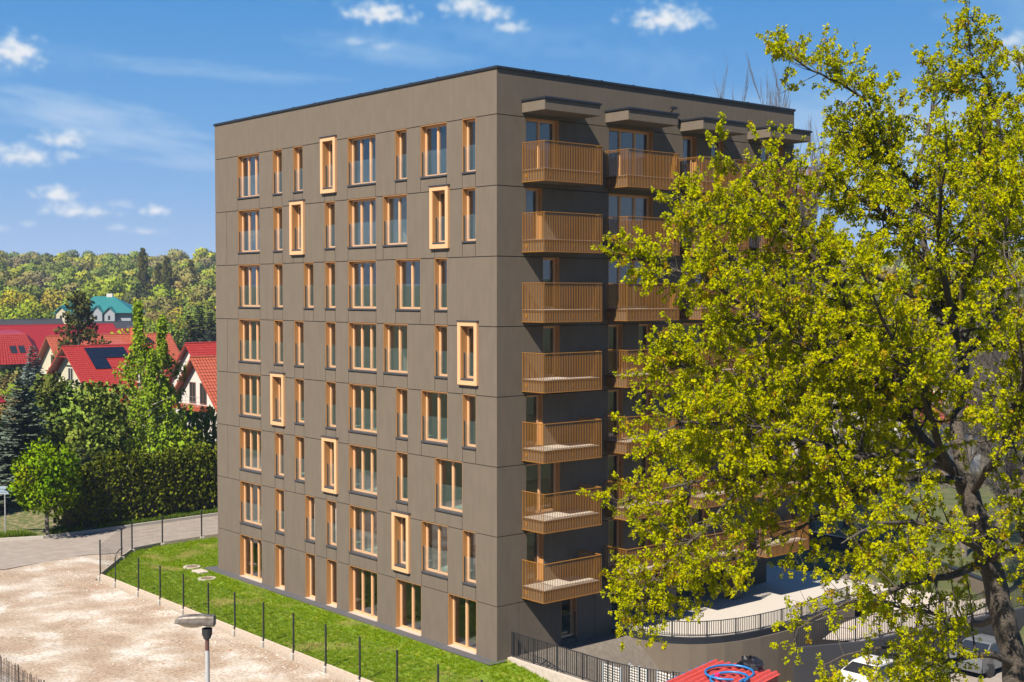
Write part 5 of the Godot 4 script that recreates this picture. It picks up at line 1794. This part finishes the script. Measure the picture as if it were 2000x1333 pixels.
func columnar(seed_: int, h: float, w: float, col: Color) -> Array:
	var r := RandomNumberGenerator.new()
	r.seed = seed_
	var tb := MB.new()
	var cb := MB.new()
	tb.tube(Vector3(0, -0.3, 0), Vector3(0, h * 0.95, 0), 0.3, 0.05, 6)
	for i in 2600:
		var y := pow(r.randf(), 0.9)
		var a := r.randf() * TAU
		var rr := w * 0.5 * pow(sin(PI * clampf(0.08 + y * 0.9, 0.0, 1.0)), 0.7) * sqrt(r.randf()) * (0.8 + 0.3 * sin(y * 19.0 + a * 2.0))
		var al := (Vector3(cos(a) * 0.3, 1, sin(a) * 0.3) + rnd_dir(r) * 0.4).normalized()
		cb.col = shade(col, r, 0.3)
		cb.leaf(Vector3(cos(a) * rr, y * h, sin(a) * rr), al, al.cross(rnd_dir(r)).normalized(), r.randf_range(0.5, 1.0), 0.3)
	return [tb.mesh(), cb.mesh()]

# ================================================================ the big tree in front
func make_big_tree() -> void:
	var t := thing("big_tree", Vector3.ZERO, "large spreading tree in yellow green spring leaf before the balconies", "tree")
	var r := RandomNumberGenerator.new()
	r.seed = 1234
	# main stem and limbs, as measured
	var limbs := [
		["trunk", [Vector3(27.7, 2.6, 7.5), Vector3(27.5, 6.9, 7.4), Vector3(27.3, 8.4, 7.6), Vector3(27.0, 9.7, 7.8), Vector3(26.7, 11.2, 8.1), Vector3(26.6, 11.6, 8.2)]],
		["leadL", [Vector3(26.6, 11.6, 8.2), Vector3(26.5, 11.9, 8.7), Vector3(26.2, 12.6, 9.4), Vector3(26.0, 13.4, 10.1), Vector3(25.8, 14.5, 10.8), Vector3(25.6, 15.5, 11.5), Vector3(25.4, 16.6, 12.1)]],
		["leadU", [Vector3(26.6, 11.6, 8.2), Vector3(26.2, 12.9, 7.8), Vector3(26.0, 14.2, 7.2), Vector3(25.8, 15.1, 7.4), Vector3(25.6, 15.9, 7.6), Vector3(25.2, 17.2, 7.8), Vector3(24.9, 18.4, 7.6)]],
		["leadR", [Vector3(27.0, 9.7, 7.8), Vector3(26.9, 11.2, 6.3), Vector3(27.1, 13.0, 5.2), Vector3(27.1, 14.8, 4.4), Vector3(27.1, 16.7, 4.3)]],
		["a", [Vector3(25.8, 15.1, 7.4), Vector3(25.6, 15.6, 8.5), Vector3(25.3, 16.2, 9.8), Vector3(24.9, 16.5, 10.8), Vector3(24.5, 17.3, 12.0), Vector3(24.1, 18.3, 12.9), Vector3(23.8, 19.1, 13.4)]],
		["b", [Vector3(26.3, 13.6, 7.7), Vector3(26.4, 13.8, 9.1), Vector3(26.3, 13.8, 10.3), Vector3(26.1, 14.2, 11.8), Vector3(26.0, 14.5, 12.7), Vector3(25.5, 15.1, 13.9), Vector3(25.1, 15.9, 15.0), Vector3(24.6, 16.3, 16.0), Vector3(24.2, 16.5, 16.8)]],
		["c", [Vector3(25.7, 14.5, 12.2), Vector3(24.8, 13.9, 12.4), Vector3(23.8, 14.0, 12.9), Vector3(22.9, 14.1, 13.5), Vector3(22.2, 14.1, 14.1)]],
		["d", [Vector3(26.5, 12.2, 9.1), Vector3(26.4, 12.3, 10.8), Vector3(26.2, 12.3, 12.1), Vector3(25.8, 12.9, 13.7), Vector3(25.4, 13.1, 14.9), Vector3(25.0, 13.2, 16.0), Vector3(24.7, 12.9, 16.7)]],
		["e", [Vector3(26.7, 11.5, 8.4), Vector3(26.1, 11.6, 9.6), Vector3(25.6, 11.4, 10.4), Vector3(24.6, 11.6, 11.3), Vector3(23.5, 11.6, 12.2), Vector3(22.4, 11.4, 13.2), Vector3(21.4, 10.9, 14.1)]],
		["e2", [Vector3(23.5, 11.6, 12.2), Vector3(23.2, 10.7, 12.9), Vector3(22.9, 10.0, 13.7), Vector3(22.6, 9.2, 14.6), Vector3(22.5, 8.9, 14.7)]],
		["f", [Vector3(27.1, 9.6, 7.8), Vector3(26.9, 9.5, 9.3), Vector3(26.8, 9.5, 10.3), Vector3(26.5, 9.3, 11.6), Vector3(26.1, 9.1, 12.6), Vector3(25.9, 8.8, 13.4)]],
		["g", [Vector3(27.5, 7.2, 7.4), Vector3(27.4, 7.7, 8.4), Vector3(27.1, 7.7, 9.7), Vector3(26.9, 8.1, 10.8), Vector3(26.7, 8.3, 12.0), Vector3(26.4, 8.1, 13.3)]],
		["h", [Vector3(24.9, 18.4, 7.6), Vector3(25.0, 18.2, 8.2), Vector3(24.9, 19.1, 8.8), Vector3(24.8, 20.2, 9.5), Vector3(24.5, 20.7, 10.5), Vector3(24.2, 21.0, 11.3), Vector3(24.1, 21.2, 11.6)]],
		["i", [Vector3(24.9, 18.4, 7.6), Vector3(25.0, 20.0, 7.2), Vector3(25.0, 20.8, 6.9), Vector3(25.0, 21.6, 6.6)]],
		["j", [Vector3(27.1, 16.7, 4.3), Vector3(26.5, 17.9, 5.7), Vector3(26.3, 19.6, 6.2), Vector3(26.2, 20.6, 6.6), Vector3(26.0, 21.5, 7.1), Vector3(26.0, 22.4, 7.2)]],
		["k", [Vector3(27.1, 16.7, 4.3), Vector3(26.3, 18.9, 3.6), Vector3(25.7, 20.7, 3.7), Vector3(25.4, 21.8, 3.9)]],
		["l", [Vector3(25.4, 16.6, 12.1), Vector3(25.3, 17.7, 12.7), Vector3(25.2, 18.4, 13.1), Vector3(25.0, 18.9, 13.5)]],
		["m", [Vector3(25.8, 14.5, 10.8), Vector3(24.4, 15.5, 11.4), Vector3(23.2, 16.4, 12.0), Vector3(22.3, 17.4, 12.4), Vector3(21.7, 18.1, 12.6)]],
		["n", [Vector3(25.6, 11.4, 10.4), Vector3(25.3, 10.9, 11.9), Vector3(25.1, 10.5, 13.1), Vector3(24.8, 10.2, 14.1), Vector3(24.6, 10.0, 14.7)]],
		["o", [Vector3(26.0, 13.4, 10.1), Vector3(24.7, 13.2, 10.3), Vector3(23.3, 13.1, 10.8), Vector3(22.0, 12.0, 11.4), Vector3(21.3, 11.7, 12.0)]],
		["p", [Vector3(27.0, 9.7, 7.8), Vector3(28.6, 10.4, 9.1), Vector3(29.8, 11.4, 9.9), Vector3(30.8, 12.0, 10.3)]],
		["q", [Vector3(26.7, 11.2, 8.1), Vector3(28.2, 12.4, 9.4), Vector3(29.2, 13.6, 10.5), Vector3(29.7, 14.7, 11.4), Vector3(29.9, 15.9, 11.9)]],
		["r", [Vector3(26.0, 14.2, 7.2), Vector3(25.7, 15.4, 5.2), Vector3(25.3, 17.0, 4.0), Vector3(25.0, 18.4, 3.6)]],
		["s", [Vector3(26.2, 12.9, 7.8), Vector3(24.4, 13.4, 6.9), Vector3(22.6, 14.1, 6.6), Vector3(21.1, 14.9, 6.7), Vector3(20.0, 15.7, 7.1)]],
		["t", [Vector3(26.6, 11.6, 8.2), Vector3(24.9, 11.7, 7.2), Vector3(22.9, 12.1, 6.4), Vector3(21.1, 12.6, 6.2)]],
		["u", [Vector3(25.6, 15.9, 7.6), Vector3(24.1, 17.5, 7.0), Vector3(23.0, 18.7, 6.7), Vector3(22.2, 19.6, 6.7)]],
		["v", [Vector3(26.5, 11.9, 8.7), Vector3(27.5, 13.1, 11.0), Vector3(28.1, 14.3, 12.8), Vector3(28.3, 15.3, 14.0), Vector3(28.4, 16.3, 14.9)]],
		["w", [Vector3(25.8, 15.1, 7.4), Vector3(26.7, 16.6, 9.4), Vector3(27.3, 17.7, 10.5), Vector3(27.8, 18.8, 11.0)]],
		["x", [Vector3(27.0, 9.7, 7.8), Vector3(27.9, 10.7, 10.6), Vector3(28.2, 11.2, 12.5), Vector3(28.3, 11.4, 14.0), Vector3(28.1, 11.1, 15.0)]],
		["y", [Vector3(27.3, 8.4, 7.6), Vector3(25.8, 7.7, 6.3), Vector3(24.3, 7.6, 5.7), Vector3(23.1, 7.6, 5.7), Vector3(22.0, 8.2, 6.1)]],
		["z", [Vector3(27.5, 6.9, 7.4), Vector3(27.9, 6.9, 10.0), Vector3(27.8, 7.0, 11.7), Vector3(27.5, 7.4, 13.1), Vector3(27.0, 7.7, 14.1)]],
	]
	limbs.append_array([
		["aa", [Vector3(24.9, 18.4, 7.6), Vector3(25.0, 18.7, 8.4), Vector3(24.9, 19.0, 9.1), Vector3(24.9, 19.4, 9.8), Vector3(24.8, 19.7, 10.2)]],
		["ab", [Vector3(25.2, 17.2, 7.8), Vector3(25.1, 17.4, 8.7), Vector3(25.1, 17.8, 9.7), Vector3(24.9, 18.1, 10.5), Vector3(24.8, 18.3, 11.1)]],
		["ac", [Vector3(25.8, 15.1, 7.4), Vector3(26.5, 16.4, 7.8), Vector3(27.0, 17.6, 8.1), Vector3(27.0, 18.6, 8.4), Vector3(27.2, 19.4, 8.5)]],
		["ad", [Vector3(25.6, 15.9, 7.6), Vector3(25.3, 17.3, 6.9), Vector3(25.3, 18.6, 6.3), Vector3(25.2, 19.7, 6.0)]],
		["ae", [Vector3(29.9, 15.9, 11.9), Vector3(29.1, 16.8, 11.1), Vector3(29.0, 17.8, 10.4), Vector3(28.9, 18.7, 9.8)]],
		["af", [Vector3(25.8, 14.5, 10.8), Vector3(26.1, 15.9, 12.3), Vector3(25.9, 16.8, 13.4), Vector3(25.5, 17.3, 14.3), Vector3(25.1, 17.6, 15.1)]],
	])
	var rad := {"trunk": [0.34, 0.23], "leadL": [0.19, 0.05], "leadU": [0.19, 0.06], "leadR": [0.2, 0.07], "ae": [0.016, 0.008], "h": [0.06, 0.012], "i": [0.05, 0.012], "aa": [0.05, 0.012], "l": [0.05, 0.012], "j": [0.07, 0.012], "k": [0.06, 0.012], "c": [0.045, 0.012], "e2": [0.045, 0.012], "n": [0.05, 0.012]}
	var clumps := []
	var twigs := MB.new()
	for q in limbs:
		var pts := PackedVector3Array()
		if q[0] == "trunk": pts.append(Vector3(27.8, -0.9, 7.5))
		# smooth the polyline and roughen it a little
		var src: Array = q[1]
		for i in src.size() - 1:
			var p0: Vector3 = src[maxi(i - 1, 0)]
			var p1: Vector3 = src[i]
			var p2: Vector3 = src[i + 1]
			var p3: Vector3 = src[mini(i + 2, src.size() - 1)]
			for k in 4:
				pts.append(p1.cubic_interpolate(p2, p0, p3, k / 4.0) + (rnd_dir(r) * 0.035 if i + k > 0 else Vector3.ZERO))
		pts.append(src[src.size() - 1])
		var r01: Array = rad.get(q[0], [0.105, 0.012])
		var rs := PackedFloat32Array()
		for i in pts.size():
			var f := float(i) / (pts.size() - 1)
			rs.append(lerpf(r01[0], r01[1], pow(f, 0.8)) * (1.0 + r.randf_range(-0.06, 0.06)))
		var b := MB.new()
		b.path(pts, rs, 10 if q[0] == "trunk" else 8)
		put(b.mesh(), M.bark, "trunk" if q[0] == "trunk" else "limb", t)
		if q[0] == "trunk": continue
		var total := 0.0
		for i in pts.size() - 1: total += pts[i].distance_to(pts[i + 1])
		var lead: bool = q[0].begins_with("lead")
		var thin: float = 0.4 if q[0] in ["h", "i", "j", "k"] else (0.6 if q[0] in ["z", "g", "f", "y", "x", "n", "w", "u", "l", "a"] else 0.08)
		var short := 0.62 if q[0] in ["h", "i", "j", "k"] else (0.5 if q[0] in ["l", "a", "m", "u", "aa", "ab", "af"] else 0.9)
		for i in pts.size() - 1:
			var f := float(i) / (pts.size() - 1)
			if f < (0.25 if not lead else 0.35): continue
			var d := (pts[i + 1] - pts[i]).normalized()
			for k in (6 if f < 0.75 else 4):
				if r.randf() < thin: continue
				var nd := (d * 0.55 + rnd_dir(r) * 0.9 + Vector3(0, 0.12, 0)).normalized()
				var ln := lerpf(2.1, 0.6, f) * r.randf_range(0.55, 1.1) * short
				if q[0] in ["b", "c", "d", "o"] and f > 0.7: ln *= 0.65
				side_branch(twigs, clumps, r, pts[i].lerp(pts[i + 1], r.randf()), nd, ln, maxf(0.012, rs[i] * 0.42))
	put(twigs.mesh(), M.bark, "twigs", t, "stuff")
	# leaf clusters of several make
	for v in 4:
		var b := MB.new()
		for i in 15:
			var d := (rnd_dir(r) + Vector3(0, -0.1, 0)).normalized()
			var p := rnd_dir(r) * 0.045
			b.col = Color(1, 1, 1).lerp(Color(0.75, 0.85, 0.8), r.randf())
			b.leaf(p, d, d.cross(rnd_dir(r)).normalized(), r.randf_range(0.042, 0.08), 0.44)
		var part := []
		for i in range(v, clumps.size(), 4): part.append(clumps[i])
		scatter(b.mesh(), M.leaf, part, "crown", t).set_meta("kind", "stuff")
	print("clumps ", clumps.size())

func side_branch(b: MB, clumps: Array, r: RandomNumberGenerator, p: Vector3, d: Vector3, ln: float, rad: float) -> void:
	var k := maxi(3, int(ln / 0.19))
	var q := p
	var dir := d
	for i in k:
		var f := float(i) / k
		dir = (dir + rnd_dir(r) * 0.2 + Vector3(0, 0.05, 0)).normalized()
		var e := q + dir * ln / k
		b.tube(q, e, rad * (1.0 - 0.75 * f), rad * (1.0 - 0.75 * (f + 1.0 / k)), 4)
		if f > 0.15:
			var nd := (dir * 0.7 + rnd_dir(r) * 0.9).normalized()
			twig(b, clumps, r, e, nd, lerpf(0.75, 0.4, f) * r.randf_range(0.6, 1.15))
		q = e
	twig(b, clumps, r, q, dir, 0.4)

func twig(b: MB, clumps: Array, r: RandomNumberGenerator, p: Vector3, d: Vector3, ln: float) -> void:
	var e := p + (d + rnd_dir(r) * 0.15 + Vector3(0, 0.08, 0)).normalized() * ln
	b.tube(p, e, 0.008, 0.004, 3)
	var n := maxi(2, int(ln / 0.11))
	for i in n:
		if r.randf() < 0.12: continue
		var f := (i + 0.7) / n
		var sc := r.randf_range(0.65, 1.25)
		var c := Color(0.30, 0.33, 0.0).lerp(Color(0.45, 0.42, 0.0), r.randf())
		if r.randf() < 0.05: c = Color(0.34, 0.23, 0.008)
		clumps.append([Transform3D(Basis.from_euler(Vector3(r.randf_range(-0.5, 0.5), r.randf() * TAU, r.randf_range(-0.5, 0.5))).scaled(Vector3.ONE * sc), p.lerp(e, f) + rnd_dir(r) * 0.05), c])

func make_right_side() -> void:
	# pale yard behind the terrace
	flat(PackedVector2Array([Vector2(5.4, -15.6), Vector2(7.0, -16.6), Vector2(8.3, -27.5), Vector2(6.2, -29.0), Vector2(-2.0, -33.0), Vector2(-12.0, -33.0), Vector2(-12.0, -23.0), Vector2(3.8, -23.0), Vector2(4.2, -19.0)]), -0.6, "yard", M.pale_concrete).set_meta("label", "pale concrete yard beyond the terrace")
	var w := thing("yard_wall", Vector3(7.4, -1.0, -28.4), "low taupe wall at the back of the pale yard", "wall")
	strip_wall(PackedVector2Array([Vector2(0, 0), Vector2(-9.5, -5.2), Vector2(-19.0, -5.4)]), -0.6, 1.3, 0.3, M.render2, "wall_body", w)
	strip_wall(PackedVector2Array([Vector2(0.02, 0.04), Vector2(-9.5, -5.16), Vector2(-19.0, -5.36)]), 1.3, 1.38, 0.38, M.metal_dark, "coping", w)
	bar_railing("yard_railing", PackedVector2Array([Vector2(5.6, -13.2), Vector2(6.9, -16.6), Vector2(7.6, -21.5), Vector2(8.3, -27.5), Vector2(8.6, -31.0)]), -0.55, 1.15, "dark bar railing in front of the pale yard")
	var rw := thing("yard_plinth", Vector3.ZERO, "dark retaining wall below the yard railing", "wall")
	strip_wall(PackedVector2Array([Vector2(5.6, -13.1), Vector2(7.0, -16.5), Vector2(7.7, -21.4), Vector2(8.4, -27.4), Vector2(8.7, -31.0)]), -2.2, -0.5, 0.2, M.sill, "wall_body", rw)
	# white corrugated fence
	var cf := thing("corrugated_fence", Vector3(9.0, -1.6, -30.5), "white corrugated sheet fence behind the pale yard", "fence")
	for i in 7:
		var sh := MB.new()
		for j in 9:
			var z0 := -i * 2.02 - j * 0.22
			sh.quad(Vector3(0.0, 0, z0), Vector3(0.07, 0, z0 - 0.11), Vector3(0.07, 2.2, z0 - 0.11), Vector3(0.0, 2.2, z0))
			sh.quad(Vector3(0.07, 0, z0 - 0.11), Vector3(0.0, 0, z0 - 0.22), Vector3(0.0, 2.2, z0 - 0.22), Vector3(0.07, 2.2, z0 - 0.11))
		put(sh.mesh(), M.white, "sheet", cf)
	# side road with its grass strip
	flat(PackedVector2Array([Vector2(8.6, -10.0), Vector2(10.4, -10.0), Vector2(11.0, -60.0), Vector2(9.3, -60.0)]), -1.55, "grass_strip", M.garden).set_meta("label", "grass strip between yard railing and side road")
	flat(PackedVector2Array([Vector2(10.4, 2.0), Vector2(19.0, 3.0), Vector2(19.0, -70.0), Vector2(11.0, -60.0)]), -1.62, "side_road", M.asphalt).set_meta("label", "grey side road below the big tree")
	car(Vector3(9.9, -1.62, -13.4), deg_to_rad(2.0), plain(L(0.95, 0.95, 0.95), 0.25), "white parked car below the yard railing", 1.0)
	car(Vector3(11.2, -1.62, -20.4), deg_to_rad(1.0), plain(L(0.30, 0.33, 0.36), 0.22, 0.4), "grey parked car further along the side road", 1.0)
	car(Vector3(12.3, -1.62, -26.0), deg_to_rad(-2.0), plain(L(1.0, 1.0, 1.0), 0.3), "white van at the far end of the side road", 1.35)
	# site container with ribbed red roof and the hose left on it
	var c := thing("site_container", Vector3(13.4, -0.8, 0.3), "red site container with a ribbed roof beside the driveway", "container")
	c.rotation.y = deg_to_rad(12.0)
	var red := grained([[0.0, L(0.62, 0.06, 0.045)], [0.5, L(0.80, 0.10, 0.08)], [1.0, L(0.95, 0.17, 0.13)]], 81, 0.04, 1.6, 0.5, true, 4, 256)
	boxpart(c, Vector3(-1.7, 0.0, -1.5), Vector3(0.85, 3.1, 4.5), red, "body")
	var rf := MB.new()
	for i in 10:
		var x := -1.75 + i * 0.265
		for q in [[0.0, 0.0, 0.05, 0.09], [0.05, 0.09, 0.13, 0.09], [0.13, 0.09, 0.18, 0.0], [0.18, 0.0, 0.265, 0.0]]:
			rf.quad(Vector3(x + q[0], 3.13 + q[1], 4.6), Vector3(x + q[2], 3.13 + q[3], 4.6), Vector3(x + q[2], 3.13 + q[3], -1.6), Vector3(x + q[0], 3.13 + q[1], -1.6))
	put(rf.mesh(), red, "ribbed_roof", c)
	var edge_mat := plain(L(0.06, 0.16, 0.42), 0.5)
	for i in 12:
		boxpart(c, Vector3(-1.82, 3.10, -1.55 + i * 0.5), Vector3(-1.752, 3.2, -1.3 + i * 0.5), edge_mat, "edge_clip")
	var h := thing("blue_hose", Vector3(13.2, 2.46, 0.5), "coiled blue hose lying on the red container roof", "hose")
	var pts := PackedVector3Array()
	var rd := PackedFloat32Array()
	for i in 60:
		var f := i / 59.0
		var a := f * TAU * 1.9 + 0.6
		var k := Vector3(-0.2, 0, -0.3) if f < 0.5 else Vector3(0.25, 0, 0.25)
		pts.append(k + Vector3(cos(a) * (0.75 if f < 0.5 else 0.6), 0.02 + 0.05 * sin(f * 9.0), sin(a) * (0.95 if f < 0.5 else 0.7)))
		rd.append(0.045)
	var hb := MB.new()
	hb.path(pts, rd, 8)
	put(hb.mesh(), plain(L(0.02, 0.22, 0.62), 0.4), "coil", h)
	boxpart(h, Vector3(-0.28, -0.02, 0.28), Vector3(-0.12, 0.14, 0.42), plain(L(0.95, 0.02, 0.20), 0.6), "tie")
	var bg := thing("black_bag", Vector3(12.9, 2.45, -1.1), "crumpled black bag at the end of the red roof", "bag")
	var bb := MB.new()
	var r := RandomNumberGenerator.new()
	r.seed = 3
	for j in 8:
		for i in 12:
			var p := []
			for q in [[i, j], [i + 1, j], [i + 1, j + 1], [i, j + 1]]:
				var a: float = TAU * (q[0] % 12) / 12.0
				var e: float = PI * 0.5 * q[1] / 8.0
				var k: float = 1.0 + 0.18 * sin(a * 3.0 + q[1]) + 0.1 * sin(a * 5.0 - q[1] * 2.0)
				p.append(Vector3(cos(a) * cos(e) * 0.5 * k, sin(e) * 0.32 * k, sin(a) * cos(e) * 0.4 * k))
			bb.quad(p[0], p[3], p[2], p[1])
	put(bb.mesh(), plain(L(0.02, 0.02, 0.03), 0.35), "sack", bg)

func car(at: Vector3, turn: float, paint: Material, label: String, tall: float) -> void:
	var t := thing("parked_car" if tall < 1.2 else "parked_van", at, label, "car" if tall < 1.2 else "van", "vehicles parked on the side road")
	t.rotation.y = turn
	# side outline lofted across the width
	var prof := [Vector2(-2.1, 0.3), Vector2(-2.12, 0.72), Vector2(-1.9, 0.9), Vector2(-1.1, 0.98), Vector2(-0.55, 1.4), Vector2(0.1, 1.47), Vector2(0.9, 1.44), Vector2(1.6, 1.08), Vector2(2.05, 1.0), Vector2(2.12, 0.6), Vector2(2.05, 0.3)]
	var b := MB.new()
	var wd := [0.72, 0.84, 0.86, 0.84, 0.66, 0.64, 0.64, 0.8, 0.82, 0.84, 0.72]
	for i in prof.size() - 1:
		var p: Vector2 = prof[i]
		var q: Vector2 = prof[i + 1]
		b.quad(Vector3(-wd[i], p.y * tall, p.x), Vector3(wd[i], p.y * tall, p.x), Vector3(wd[i + 1], q.y * tall, q.x), Vector3(-wd[i + 1], q.y * tall, q.x))
		for s in [-1.0, 1.0]:
			b.quad(Vector3(s * wd[i], p.y * tall, p.x), Vector3(s * wd[i + 1], q.y * tall, q.x), Vector3(s * 0.8, 0.3, q.x * 0.95), Vector3(s * 0.8, 0.3, p.x * 0.95))
	put(b.mesh(), paint, "body", t)
	var g := MB.new()
	g.quad(Vector3(-0.7, 1.03 * tall, -1.08), Vector3(0.7, 1.03 * tall, -1.08), Vector3(0.6, 1.39 * tall, -0.62), Vector3(-0.6, 1.39 * tall, -0.62))
	put(g.mesh(), M.window_dark, "windscreen", t)
	g = MB.new()
	g.quad(Vector3(-0.6, 1.41 * tall, 1.0), Vector3(0.6, 1.41 * tall, 1.0), Vector3(0.72, 1.13 * tall, 1.58), Vector3(-0.72, 1.13 * tall, 1.58))
	put(g.mesh(), M.window_dark, "rear_window", t)
	for s in [-1.0, 1.0]:
		var w := MB.new()
		w.quad(Vector3(s * 0.815, 1.0 * tall, -0.9), Vector3(s * 0.815, 1.0 * tall, 1.3), Vector3(s * 0.68, 1.4 * tall, 0.85), Vector3(s * 0.68, 1.4 * tall, -0.5))
		put(w.mesh(), M.window_dark, "side_window", t)
		for z in [-1.3, 1.3]:
			var y := MB.new()
			y.tube(Vector3(s * 0.62, 0.31, z), Vector3(s * 0.86, 0.31, z), 0.31, 0.31, 14, true)
			put(y.mesh(), M.dark_paint, "wheel", t)
